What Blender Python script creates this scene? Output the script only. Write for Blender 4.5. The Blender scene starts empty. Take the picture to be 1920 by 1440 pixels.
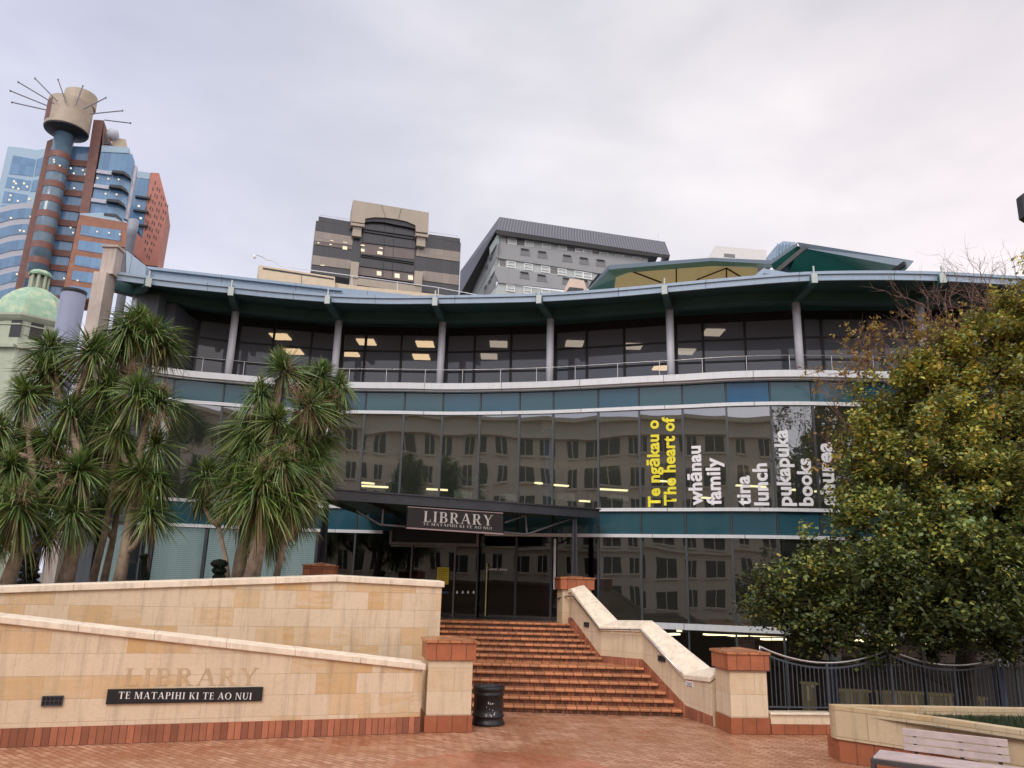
import bpy, math, random
from mathutils import Vector, Matrix
random.seed(7)
R=math.radians
sc=bpy.context.scene
col=sc.collection
# ---------------------------------------------------------------- camera model
F=1443.; TH=math.atan(372/1443.); RO=R(1.55); H=2.8
def ray(px,py):
    x=(px-960)/F; y=-(py-720)/F; z=-1.
    c,s=math.cos(RO),math.sin(RO); x,y=c*x-s*y, s*x+c*y
    a=math.pi/2+TH; c,s=math.cos(a),math.sin(a); y,z=c*y-s*z, s*y+c*z
    return x,y,z
def PZ(px,py,Z):
    d=ray(px,py); t=(Z-H)/d[2]; return Vector((d[0]*t,d[1]*t,Z))
def PY(px,py,Y):
    d=ray(px,py); t=Y/d[1]; return Vector((d[0]*t,Y,H+d[2]*t))
class Plane:
    """vertical plane through two points; maps picture points of a facade to places on it"""
    def __init__(s,A,B):
        s.A=Vector((A[0],A[1],0)); d=Vector((B[0]-A[0],B[1]-A[1],0)); s.L=d.length; s.d=d.normalized()
        s.n=Vector((s.d.y,-s.d.x,0))            # towards the viewer
        if s.n.y>0: s.n=-s.n
    def sz(s,px,py,off=0):
        r=Vector(ray(px,py)); t=(s.A.dot(s.n)+off)/r.dot(s.n)
        p=r*t; return (Vector((p.x,p.y,0))-s.A).dot(s.d), H+p.z
    def at(s,u,z,off=0): return s.A+s.d*u+s.n*off+Vector((0,0,z))
    def p(s,px,py,off=0):
        u,z=s.sz(px,py,off); return s.at(u,z,off)
# ---------------------------------------------------------------- mesh builder
class MB:
    def __init__(s): s.v=[];s.f=[];s.uv=[];s.c=None
    def poly(s,pts,uv=None):
        i=len(s.v); s.v+= [tuple(p) for p in pts]; s.f.append(tuple(range(i,i+len(pts)))); s.uv.append(uv)
    def quad(s,a,b,c,d,uv=None): s.poly([a,b,c,d],uv)
    def hexa(s,b,t):
        # b,t: four bottom / top corners in the same order
        s.quad(b[3],b[2],b[1],b[0]); s.quad(*t)
        for i in range(4):
            j=(i+1)%4
            L=(Vector(b[j])-Vector(b[i])); l=math.hypot(L[0],L[1])
            u0=sum(abs(x) for x in b[i][:2]) if 0 else s.u0
            s.quad(b[i],b[j],t[j],t[i],[(u0,b[i][2]),(u0+l,b[j][2]),(u0+l,t[j][2]),(u0,t[i][2])])
    u0=0
    def box(s,x0,y0,z0,x1,y1,z1):
        b=[(x0,y0,z0),(x1,y0,z0),(x1,y1,z0),(x0,y1,z0)]; t=[(x,y,z1) for x,y,_ in b]; s.hexa(b,t)
    def pbox(s,pl,u0,u1,z0,z1,o0,o1):
        """box on a plane: along u, up z, proud from o0 to o1"""
        b=[pl.at(u0,z0,o1),pl.at(u1,z0,o1),pl.at(u1,z0,o0),pl.at(u0,z0,o0)]
        t=[pl.at(u0,z1,o1),pl.at(u1,z1,o1),pl.at(u1,z1,o0),pl.at(u0,z1,o0)]
        i=len(s.f); s.hexa(b,t); s.uv[i+2]=[(u0,z0),(u1,z0),(u1,z1),(u0,z1)]
    def rect(s,pl,x0,y0,x1,y1,o0,o1):
        a=pl.sz(x0,y0,o1); b=pl.sz(x1,y1,o1); s.pbox(pl,min(a[0],b[0]),max(a[0],b[0]),min(a[1],b[1]),max(a[1],b[1]),o0,o1)
    def sheet(s,pl,pts,off=0):
        q=[pl.sz(*p,off) for p in pts]; s.poly([pl.at(u,z,off) for u,z in q],[(u,z) for u,z in q])
    def prism(s,pl,pts,o0,o1):
        """px polygon on plane extruded between offsets"""
        q=[pl.sz(*p,o1) for p in pts]; a=[pl.at(u,z,o1) for u,z in q]; b=[pl.at(u,z,o0) for u,z in q]
        s.poly(a,[(u,z) for u,z in q]); s.poly(b[::-1]); n=len(q)
        for i in range(n): j=(i+1)%n; s.quad(a[j],a[i],b[i],b[j])
    def beam(s,a,b,w,h,up=Vector((0,0,1))):
        a=Vector(a);b=Vector(b); d=(b-a).normalized(); x=d.cross(up)
        if x.length<1e-4: x=Vector((1,0,0))
        x.normalize(); y=x.cross(d)
        o=[x*(-w/2)+y*(-h/2),x*(w/2)+y*(-h/2),x*(w/2)+y*(h/2),x*(-w/2)+y*(h/2)]
        s.hexa([a+k for k in o],[b+k for k in o])
    def tube(s,pts,rad,n=10,cap=True):
        pts=[Vector(p) for p in pts]; rs=rad if isinstance(rad,(list,tuple)) else [rad]*len(pts)
        i0=len(s.v); up=None
        for k,p in enumerate(pts):
            d=(pts[min(k+1,len(pts)-1)]-pts[max(k-1,0)]).normalized()
            x=d.cross(Vector((0,0,1))) if abs(d.z)<.95 else (up.copy() if up else Vector((1,0,0)))
            x=(x-d*x.dot(d)).normalized(); up=x; y=d.cross(x)
            for j in range(n):
                a=2*math.pi*j/n; s.v.append(tuple(p+x*math.cos(a)*rs[k]+y*math.sin(a)*rs[k]))
        for k in range(len(pts)-1):
            for j in range(n):
                a=i0+k*n+j; b=i0+k*n+(j+1)%n; s.f.append((a,b,b+n,a+n)); s.uv.append(None)
        if cap:
            s.f.append(tuple(i0+j for j in range(n))[::-1]); s.uv.append(None)
            s.f.append(tuple(i0+(len(pts)-1)*n+j for j in range(n))); s.uv.append(None)
    def lathe(s,c,prof,n=32,a0=0,a1=2*math.pi,cap=True):
        i0=len(s.v); full=abs(a1-a0-2*math.pi)<1e-6; m=n if full else n+1
        for r,z in prof:
            for j in range(m):
                a=a0+(a1-a0)*j/n; s.v.append((c[0]+r*math.cos(a),c[1]+r*math.sin(a),c[2]+z))
        for k in range(len(prof)-1):
            for j in range(n):
                a=i0+k*m+j; b=i0+k*m+((j+1)%m if full else j+1); s.f.append((a,b,b+m,a+m)); s.uv.append(None)
        if cap and full:
            s.f.append(tuple(i0+j for j in range(m))[::-1]); s.uv.append(None)
            s.f.append(tuple(i0+(len(prof)-1)*m+j for j in range(m))); s.uv.append(None)
    def strip(s,path,z0,z1,th,outward=1):
        """wall strip following a plan path: thickness th towards +normal"""
        P=[Vector((p[0],p[1],0)) for p in path]; n=len(P); N=[]
        for i in range(n):
            d=(P[min(i+1,n-1)]-P[max(i-1,0)]).normalized(); N.append(Vector((d.y,-d.x,0))*outward)
        u=0
        for i in range(n-1):
            a,b=P[i],P[i+1]; c,d=b+N[i+1]*th,a+N[i]*th
            l=(b-a).length
            zz=lambda v,z:(v.x,v.y,z)
            s.quad(zz(d,z0),zz(c,z0),zz(c,z1),zz(d,z1),[(u,z0),(u+l,z0),(u+l,z1),(u,z1)])
            s.quad(zz(b,z0),zz(a,z0),zz(a,z1),zz(b,z1),[(u,z0),(u+l,z0),(u+l,z1),(u,z1)])
            s.quad(zz(d,z1),zz(c,z1),zz(b,z1),zz(a,z1)); s.quad(zz(a,z0),zz(b,z0),zz(c,z0),zz(d,z0)); u+=l
        for i in (0,n-1):
            a=P[i];d=a+N[i]*th; s.quad((a.x,a.y,z0),(d.x,d.y,z0),(d.x,d.y,z1),(a.x,a.y,z1))
    def build(s,name,mat,parent=None,smooth=False,label=None,bevel=0):
        me=bpy.data.meshes.new(name); me.from_pydata(s.v,[],s.f)
        if any(s.uv):
            uvl=me.uv_layers.new(name='UVMap'); k=0
            for f,uv in zip(s.f,s.uv):
                for j in range(len(f)):
                    if uv: uvl.data[k].uv=uv[j]
                    k+=1
        me.materials.append(mat); me.update()
        if smooth: me.polygons.foreach_set('use_smooth',[True]*len(me.polygons))
        o=bpy.data.objects.new(name,me); col.objects.link(o)
        if parent is not None: adopt(o,parent)
        if label: o['label']=label
        if bevel:
            m=o.modifiers.new('bevel','BEVEL'); m.width=bevel; m.segments=2; m.limit_method='ANGLE'; m.angle_limit=R(40)
            w=o.modifiers.new('weld','WELD'); w.merge_threshold=.0005
            o.modifiers.move(1,0)
        return o
def absloc(o):
    v=Vector(o.location); return v
def adopt(o,parent):
    o.parent=parent
    p=parent; m=Matrix.Identity(4)
    chain=[]
    while p is not None: chain.append(p); p=p.parent
    for q in reversed(chain): m=m@q.matrix_parent_inverse@Matrix.LocRotScale(q.location,q.rotation_euler,q.scale)
    o.matrix_parent_inverse=m.inverted()
def tag(o,label,cat,group=None,kind=None):
    o['label']=label; o['category']=cat
    if group: o['group']=group
    if kind: o['kind']=kind
    return o
def thing(name,loc,label,cat,group=None):
    o=bpy.data.objects.new(name,None); o.empty_display_size=.3; col.objects.link(o); o.location=loc
    return tag(o,label,cat,group)
def struct(o,label,cat): return tag(o,label,cat,kind='structure')
# ---------------------------------------------------------------- materials
class NT:
    def __init__(s,name):
        s.m=bpy.data.materials.new(name); s.m.use_nodes=True; s.t=s.m.node_tree; s.t.nodes.clear()
        s.out=s.n('ShaderNodeOutputMaterial')
    def n(s,t,**k):
        x=s.t.nodes.new(t)
        for a,b in k.items():
            if a.startswith('_'): setattr(x,a[1:],b)
            else:
                key=a.replace('__',' ')
                try: x.inputs[key].default_value=b
                except Exception: x.inputs[int(key[1:])].default_value=b
        return x
    def l(s,a,b): s.t.links.new(a,b)
    def coord(s,kind='Object',scale=(1,1,1),rot=(0,0,0)):
        c=s.n('ShaderNodeTexCoord'); m=s.n('ShaderNodeMapping'); m.inputs['Scale'].default_value=scale; m.inputs['Rotation'].default_value=rot
        s.l(c.outputs[kind],m.inputs['Vector']); return m.outputs['Vector']
    def noise(s,vec,scale,detail=4,rough=.55,dist=0):
        n=s.n('ShaderNodeTexNoise'); n.inputs['Scale'].default_value=scale; n.inputs['Detail'].default_value=detail; n.inputs['Roughness'].default_value=rough; n.inputs['Distortion'].default_value=dist
        if vec: s.l(vec,n.inputs['Vector'])
        return n.outputs['Fac']
    def ramp(s,fac,stops):
        r=s.n('ShaderNodeValToRGB'); e=r.color_ramp.elements
        while len(e)<len(stops): e.new(.5)
        for k,(p,c) in enumerate(stops): e[k].position=p; e[k].color=(*c,1) if len(c)==3 else c
        s.l(fac,r.inputs['Fac']); return r.outputs['Color']
    def mix(s,a,b,fac,mode='MIX'):
        m=s.n('ShaderNodeMix',_data_type='RGBA',_blend_type=mode)
        for sock,v in ((m.inputs[0],fac),(m.inputs[6],a),(m.inputs[7],b)):
            if hasattr(v,'links') : s.l(v,sock)
            else: sock.default_value=v if isinstance(v,(int,float)) else (*v,1)
        return m.outputs[2]
    def math(s,op,a,b=0,clamp=False):
        m=s.n('ShaderNodeMath',_operation=op); m.use_clamp=clamp
        for sock,v in ((m.inputs[0],a),(m.inputs[1],b)):
            if hasattr(v,'links'): s.l(v,sock)
            else: sock.default_value=v
        return m.outputs[0]
    def bump(s,h,strength=.3,dist=.01):
        b=s.n('ShaderNodeBump'); b.inputs['Strength'].default_value=strength; b.inputs['Distance'].default_value=dist
        s.l(h,b.inputs['Height']); return b.outputs['Normal']
    def pbr(s,color,rough=.7,metal=0,normal=None,spec=.5,**k):
        p=s.n('ShaderNodeBsdfPrincipled')
        for key,v in (('Base Color',color),('Roughness',rough),('Metallic',metal),('Specular IOR Level',spec)):
            if hasattr(v,'links'): s.l(v,p.inputs[key])
            else: p.inputs[key].default_value=v if isinstance(v,(int,float)) else (*v,1)
        if normal: s.l(normal,p.inputs['Normal'])
        for key,v in k.items(): p.inputs[key.replace('_',' ')].default_value=v
        s.l(p.outputs[0],s.out.inputs['Surface']); return s.m
def M_plain(name,c,rough=.6,metal=0,var=.15,scale=3,bump=.15,bscale=30,spec=.5,streak=0):
    t=NT(name); v=t.coord(); n=t.noise(v,scale,6); 
    lo=tuple(x*(1-var) for x in c); hi=tuple(min(1,x*(1+var)) for x in c)
    cc=t.ramp(n,[(.3,lo),(.7,hi)])
    if streak:
        v2=t.coord(scale=(6,6,.35)); s=t.noise(v2,1.5,5,.6); cc=t.mix(cc,tuple(x*.45 for x in c),t.math('MULTIPLY',t.ramp(s,[(.5,(0,0,0)),(.75,(1,1,1))]),streak))
    r=t.math('ADD',t.math('MULTIPLY',t.noise(v,scale*2.3,3),.25),rough-.12)
    return t.pbr(cc,r,metal,t.bump(t.noise(v,bscale,5),bump,.02) if bump else None,spec)
def M_seam(name,c,gap,w,rough=.45,spec=.5,streak=.15):
    t=NT(name); v=t.coord('UV'); b=t.n('ShaderNodeTexBrick'); b.inputs['Color1'].default_value=(*[x*.93 for x in c],1); b.inputs['Color2'].default_value=(*[min(1,x*1.05) for x in c],1); b.inputs['Mortar'].default_value=(*gap,1)
    b.inputs['Scale'].default_value=1; b.inputs['Mortar Size'].default_value=.012; b.inputs['Brick Width'].default_value=w; b.inputs['Row Height'].default_value=60; b.offset=0; t.l(v,b.inputs['Vector'])
    o=t.coord(scale=(5,5,.8)); s=t.ramp(t.noise(o,1.6,6,.65),[(.48,(0,0,0)),(.75,(1,1,1))]); cc=t.mix(b.outputs['Color'],tuple(x*.5 for x in c),t.math('MULTIPLY',s,streak*2))
    return t.pbr(cc,t.math('ADD',t.math('MULTIPLY',t.noise(o,3,3),.2),rough-.1),0,t.bump(t.math('MULTIPLY',b.outputs['Fac'],-1),.4,.01),spec)
def M_emit(name,c,s):
    t=NT(name); v=t.coord(); n=t.noise(v,8,2)
    e=t.n('ShaderNodeEmission'); t.l(t.mix(c,tuple(x*.8 for x in c),n),e.inputs['Color']); e.inputs['Strength'].default_value=s
    t.l(e.outputs[0],t.out.inputs['Surface']); return t.m
def M_glass(name,tint,refl,flat_refl=.0,flat_refl_c=(.25,.25,.27),rough=.0,wob=.012,fres=1.5):
    t=NT(name); v=t.coord(); oi=t.n('ShaderNodeObjectInfo')
    off=t.n('ShaderNodeVectorMath',_operation='ADD'); t.l(v,off.inputs[0])
    cb=t.n('ShaderNodeCombineXYZ'); t.l(t.math('MULTIPLY',oi.outputs['Random'],40),cb.inputs[0]); t.l(cb.outputs[0],off.inputs[1])
    nrm=t.bump(t.noise(off.outputs[0],.35,1.5,.4),wob,1.0)
    tr=t.n('ShaderNodeBsdfTransparent'); tr.inputs[0].default_value=(*tint,1)
    gl=t.n('ShaderNodeBsdfGlossy'); gl.inputs['Roughness'].default_value=rough; gl.inputs[0].default_value=(.95,.97,1,1); t.l(nrm,gl.inputs['Normal'])
    fr=t.n('ShaderNodeFresnel'); fr.inputs['IOR'].default_value=fres; t.l(nrm,fr.inputs['Normal'])
    fac=t.math('ADD',t.math('MULTIPLY',fr.outputs[0],1.0),refl,True)
    mx=t.n('ShaderNodeMixShader'); t.l(fac,mx.inputs[0]); t.l(tr.outputs[0],mx.inputs[1]); t.l(gl.outputs[0],mx.inputs[2])
    if flat_refl:
        df=t.n('ShaderNodeBsdfDiffuse'); df.inputs[0].default_value=(*flat_refl_c,1); m2=t.n('ShaderNodeMixShader'); m2.inputs[0].default_value=flat_refl; t.l(mx.outputs[0],m2.inputs[1]); t.l(df.outputs[0],m2.inputs[2]); mx=m2  # flat diffuse layer stands in for grey sky mirrored evenly in the pane
    t.l(mx.outputs[0],t.out.inputs['Surface']); return t.m
def M_stone(name,pale,ochre,bw=.74,rh=.36,amt=.45,mortar=.0035,stain=.35,offs=(0,0)):
    t=NT(name); v=t.coord('UV'); mp=t.n('ShaderNodeMapping'); mp.inputs['Location'].default_value=(*offs,0); t.l(v,mp.inputs['Vector']); v=mp.outputs['Vector']
    def brick(c1,c2,w):
        b=t.n('ShaderNodeTexBrick'); b.inputs['Color1'].default_value=(0,0,0,1); b.inputs['Color2'].default_value=(1,1,1,1); b.inputs['Mortar'].default_value=(.5,.5,.5,1)
        b.inputs['Scale'].default_value=1; b.inputs['Mortar Size'].default_value=mortar; b.inputs['Mortar Smooth'].default_value=.2; b.inputs['Brick Width'].default_value=w; b.inputs['Row Height'].default_value=rh
        b.offset=.37; b.squash=1; t.l(v,b.inputs['Vector']); return b
    b=brick(0,1,bw); b2=brick(0,1,bw*1.37)
    rnd=t.math('ADD',t.math('MULTIPLY',b.outputs['Color'],.6),t.math('MULTIPLY',b2.outputs['Color'],.4))
    # veins run along the bed, turned now and then
    vv=t.n('ShaderNodeMapping'); vv.inputs['Scale'].default_value=(.9,5.5,1); t.l(v,vv.inputs['Vector'])
    sh=t.n('ShaderNodeVectorMath',_operation='ADD'); t.l(vv.outputs[0],sh.inputs[0]); cb=t.n('ShaderNodeCombineXYZ'); t.l(t.math('MULTIPLY',rnd,37),cb.inputs[0]); t.l(t.math('MULTIPLY',rnd,11),cb.inputs[1]); t.l(cb.outputs[0],sh.inputs[1])
    vein=t.noise(sh.outputs[0],1.3,5,.6,1.2)
    vein=t.ramp(vein,[(.42,(0,0,0)),(.68,(1,1,1))])
    sel=t.ramp(rnd,[(.35,(.05,.05,.05)),(.54,(.22,.22,.22)),(.66,(1,1,1))])
    f=t.math('MULTIPLY',t.math('ADD',t.math('MULTIPLY',vein,.8),t.math('MULTIPLY',sel,.42)),sel)
    fine=t.noise(sh.outputs[0],4.5,6,.7,2.0); big=t.noise(t.coord('Object'),.8,4,.6)
    f=t.math('MULTIPLY',f,t.math('ADD',t.math('MULTIPLY',fine,2.0),-.05)); f=t.math('MULTIPLY',f,t.math('ADD',t.math('MULTIPLY',big,1.6),.1))
    c=t.mix(pale,ochre,t.math('MULTIPLY',f,amt*2.1,True))
    thin=t.ramp(t.noise(sh.outputs[0],2.2,3,.5,3.0),[(.485,(0,0,0)),(.5,(1,1,1)),(.515,(0,0,0))]); c=t.mix(c,tuple(x*.55 for x in ochre),t.math('MULTIPLY',t.math('MULTIPLY',thin,sel),.35))
    c=t.mix(c,tuple(x*1.1 for x in pale),t.math('MULTIPLY',t.ramp(t.math('FRACT',t.math('MULTIPLY',rnd,7.3)),[(0,(0,0,0)),(1,(1,1,1))]),.45))
    # pinkish blush and weather stains
    o=t.coord('Object'); c=t.mix(c,(pale[0]*.93,pale[1]*.88,pale[2]*.84),t.math('MULTIPLY',t.noise(o,1.1,3),.4))
    c=t.mix(c,(pale[0]*.74,pale[1]*.72,pale[2]*.62),t.math('MULTIPLY',t.ramp(t.noise(o,.7,7,.62),[(.45,(0,0,0)),(.7,(1,1,1))]),.5))
    vs=t.coord('UV',scale=(2.6,.22,1)); st=t.ramp(t.noise(vs,2,7,.7),[(.50,(0,0,0)),(.72,(1,1,1))])
    c=t.mix(c,(pale[0]*.42,pale[1]*.42,pale[2]*.42),t.math('MULTIPLY',st,stain))
    c=t.mix(c,(pale[0]*.6,pale[1]*.6,pale[2]*.62),t.math('MULTIPLY',t.ramp(t.noise(o,14,6,.7),[(.5,(0,0,0)),(.8,(1,1,1))]),.35))
    c=t.mix(c,(pale[0]*.55,pale[1]*.5,pale[2]*.45),t.math('MULTIPLY',b.outputs['Fac'],.75))
    h=t.math('SUBTRACT',t.math('MULTIPLY',t.noise(o,28,5),.5),t.math('MULTIPLY',b.outputs['Fac'],1.0))
    return t.pbr(c,t.math('ADD',t.math('MULTIPLY',st,-.15),.75),0,t.bump(h,.6,.015))
def M_tile(name,c,w,h,mortar=.006,var=.3,coord='UV',gap=(.08,.04,.03),rough=.55,offset=0):
    t=NT(name); v=t.coord(coord)
    b=t.n('ShaderNodeTexBrick'); b.inputs['Color1'].default_value=(*[x*(1-var) for x in c],1); b.inputs['Color2'].default_value=(*[min(1,x*(1+var)) for x in c],1); b.inputs['Mortar'].default_value=(*gap,1)
    b.inputs['Scale'].default_value=1; b.inputs['Mortar Size'].default_value=mortar; b.inputs['Brick Width'].default_value=w; b.inputs['Row Height'].default_value=h; b.offset=offset; t.l(v,b.inputs['Vector'])
    o=t.coord('Object'); cc=t.mix(b.outputs['Color'],tuple(x*.5 for x in c),t.math('MULTIPLY',t.ramp(t.noise(o,3,6,.65),[(.45,(0,0,0)),(.75,(1,1,1))]),.55))
    cc=t.mix(cc,(c[0]*1.1,c[1]*1.5,c[2]*1.9),t.math('MULTIPLY',t.ramp(t.noise(o,7,4,.6),[(.55,(0,0,0)),(.8,(1,1,1))]),.3))
    hh=t.math('SUBTRACT',t.math('MULTIPLY',t.noise(o,35,4),.3),b.outputs['Fac'])
    return t.pbr(cc,t.math('ADD',t.math('MULTIPLY',t.noise(o,2.5,4),.3),rough-.15),0,t.bump(hh,.5,.01))
# ---------------------------------------------------------------- text
def text_mesh(body,size,mat,name,o,xd,up,parent=None,bold=0,align='LEFT',shear=0,depth=.004,spacing=1.0,label=None):
    cu=bpy.data.curves.new(name,'FONT'); cu.body=body; cu.size=size; cu.offset=bold; cu.extrude=depth; cu.align_x=align; cu.space_character=spacing; cu.resolution_u=3
    tmp=bpy.data.objects.new('tmp',cu); col.objects.link(tmp)
    bpy.context.view_layer.update()
    me=bpy.data.meshes.new_from_object(tmp.evaluated_get(bpy.context.evaluated_depsgraph_get())); bpy.data.objects.remove(tmp); bpy.data.curves.remove(cu)
    xd=Vector(xd).normalized(); up=Vector(up).normalized(); z=xd.cross(up)
    M=Matrix((( xd.x,up.x,z.x,o[0]),(xd.y,up.y,z.y,o[1]),(xd.z,up.z,z.z,o[2]),(0,0,0,1)))
    me.transform(M); me.materials.clear(); me.materials.append(mat); me.name=name
    ob=bpy.data.objects.new(name,me); col.objects.link(ob)
    if parent is not None: adopt(ob,parent)
    if label: ob['label']=label
    return ob
T_,t_=.17,.055
def _arc(cx,cy,rx,ry,a0,a1,T=T_,th=t_,n=10):
    out=[]
    for k in range(n):
        a=R(a0+(a1-a0)*k/n); b=R(a0+(a1-a0)*(k+1)/n)
        o=lambda q:(cx+rx*math.cos(q),cy+ry*math.sin(q)); i=lambda q:(cx+(rx-T)*math.cos(q),cy+(ry-th)*math.sin(q))
        out.append([i(a),o(a),o(b),i(b)])
    return out
def _r(x0,y0,x1,y1): return [[(x0,y0),(x1,y0),(x1,y1),(x0,y1)]]
def _v(x,y0=0,y1=1,T=T_,sf=.09): return _r(x,y0,x+T,y1)+_r(x-sf,0,x+T+sf,.035)+_r(x-sf,.965,x+T+sf,1)
def _d(x0,y0,x1,y1,w): return [[(x0,y0),(x0+w,y0),(x1+w,y1),(x1,y1)]]
def _bowl(x,y0,y1,w): # bowl to the right of x
    ry=(y1-y0)/2; cx=x+w-ry*.95
    return _r(x,y1-t_,cx,y1)+_r(x,y0,cx,y0+t_)+_arc(cx,(y0+y1)/2,ry*.95,ry,-90,90)
def glyph(ch):
    s=.09
    if ch=='L': return _v(s)+_r(s+T_,0,.62,t_)+_r(.62-.04,0,.62,.26),.70
    if ch=='I': return _v(s),T_+2*s+.06
    if ch=='B': return _v(s)+_bowl(s+T_,.5,1,.4)+_bowl(s+T_,0,.53,.46),.80
    if ch=='P': return _v(s)+_bowl(s+T_,.45,1,.42),.72
    if ch=='R': return _v(s)+_bowl(s+T_,.47,1,.42)+_d(.62,0,.3,.5,T_)+_r(.58,0,.88,.035),.88
    if ch=='A': return _d(.06,0,.40,1,.06)+_d(.66,0,.36,1,T_)+_r(.2,.3,.66,.3+t_)+_r(-.02,0,.24,.035)+_r(.6,0,.92,.035),.92
    if ch=='Y': return _d(.34,.45,.04,1,T_)+_d(.42,.45,.72,1,.06)+_r(.34,0,.34+T_,.46)+_r(.24,0,.62,.035)+_r(-.03,.965,.28,1)+_r(.62,.965,.88,1),.86
    if ch=='T': return _r(.3,0,.3+T_,1)+_r(.0,1-t_,.78,1)+_r(0,.76,.04,1)+_r(.74,.76,.78,1)+_r(.2,0,.58,.035),.82
    if ch=='E': return _v(s)+_r(s+T_,0,.62,t_)+_r(s+T_,1-t_,.6,1)+_r(s+T_,.5,.5,.5+t_)+_r(.58,0,.62,.24)+_r(.56,.78,.6,1)+_r(.46,.42,.5,.63),.70
    if ch=='H': return _v(s)+_v(.62)+_r(s+T_,.49,.62,.49+t_),.92
    if ch=='M': return _v(s,T=.07)+_v(.86)+_d(.50,0,.12,1,T_)+_d(.50,0,.84,1,.06),1.16
    if ch=='N': return _v(s,T=.07)+_v(.74,T=.07)+_d(.68,0,.1,1,T_),.94
    if ch=='K': return _v(s)+_d(s+T_,.42,.64,1,.07)+_d(.64,0,.32,.56,T_)+_r(.56,0,.9,.035)+_r(.54,.965,.82,1),.90
    if ch=='O': return _arc(.46,.5,.46,.52,0,360,n=24),.98
    if ch=='U': return _r(s,.35,s+T_,1)+_r(.7,.35,.76,1)+_r(0,.965,.34,1)+_r(.6,.965,.86,1)+_arc(.425,.36,.335,.38,180,360,T=.12),.90
    return [],.42
def serif(body,cap,mat,name,pl,u0,z0,off,parent=None,slope=0,spacing=.12,width=None,depth=.006,slant=0,label=None):
    x=0; shapes=[]
    for ch in body:
        g,w=glyph(ch)
        for q in g: shapes.append([(x+a+slant*b,b) for a,b in q])
        x+=w+(spacing if ch!=' ' else 0)
    k=(width/(x-spacing)) if width else cap
    m=MB()
    for i,q in enumerate(shapes):
        dd=off+depth+.00035*(i%9)
        P=[pl.at(u0+a*k,z0+b*cap+slope*a*k,dd) for a,b in q]; Q=[p-pl.n*(depth) for p in P]
        m.poly(P); n=len(P)
        for j in range(n): jj=(j+1)%n; m.quad(P[jj],P[j],Q[j],Q[jj])
    return m.build(name,mat,parent,label=label)
# ---------------------------------------------------------------- material set
m_coping=M_plain('pale_coping_stone',(.80,.68,.53),.6,var=.14,scale=4,bump=.35,bscale=40,streak=.45)
m_sand=M_stone('sandstone_blocks',(.71,.57,.41),(.60,.36,.13),amt=1.1,stain=.6,mortar=.0025)
m_sand2=M_stone('sandstone_smooth',(.68,.55,.39),(.58,.38,.18),bw=1.3,rh=.42,amt=.3,stain=.6,offs=(.3,.1))
m_sand3=M_stone('sandstone_rough',(.54,.43,.28),(.46,.28,.11),bw=.62,rh=.42,amt=.55,stain=.7,offs=(.1,.02),mortar=.008)
m_tile=M_tile('terracotta_tile',(.38,.12,.052),.29,.60,mortar=.007,var=.18,rough=.5)
m_tileside=M_tile('terracotta_skirting',(.36,.13,.07),.115,.60,mortar=.006,var=.35,rough=.5)
m_riser=M_tile('brick_riser',(.145,.048,.026),.085,.40,mortar=.009,var=.6,gap=(.025,.012,.01),rough=.35)
m_nosing=M_tile('bullnose_brick',(.48,.19,.08),.235,.60,mortar=.01,var=.28,gap=(.06,.025,.015),rough=.3)
m_alu=M_seam('white_aluminium',(.64,.66,.68),(.2,.2,.2),2.7,.4)
m_steel=M_plain('brushed_steel',(.55,.54,.53),.3,metal=1,var=.1,bump=0)
m_black=M_plain('black_paint',(.012,.012,.014),.45,var=.3,bump=.1)
m_dark=M_plain('dark_blue_steel',(.022,.026,.034),.4,var=.2,bump=.05)
m_rail=M_plain('blue_grey_paint',(.05,.06,.075),.45,var=.2,bump=.1)
m_white=M_plain('white_paint',(.75,.75,.75),.5,var=.05,bump=0)
m_charcoal=M_plain('charcoal_panel',(.03,.032,.036),.55,var=.2,bump=.05)
def leafmat(name,rough=.5,trans=.25):
    t=NT(name); a=t.n('ShaderNodeVertexColor',_layer_name='Col'); v=t.coord(); c=t.mix(a.outputs[0],(0,0,0),t.math('MULTIPLY',t.noise(v,3,2),.35))
    p=t.n('ShaderNodeBsdfPrincipled'); t.l(c,p.inputs['Base Color']); p.inputs['Roughness'].default_value=rough
    tr=t.n('ShaderNodeBsdfTranslucent'); t.l(c,tr.inputs[0]); mx=t.n('ShaderNodeMixShader'); mx.inputs[0].default_value=trans
    t.l(p.outputs[0],mx.inputs[1]); t.l(tr.outputs[0],mx.inputs[2]); t.l(mx.outputs[0],t.out.inputs[0]); return t.m
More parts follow.
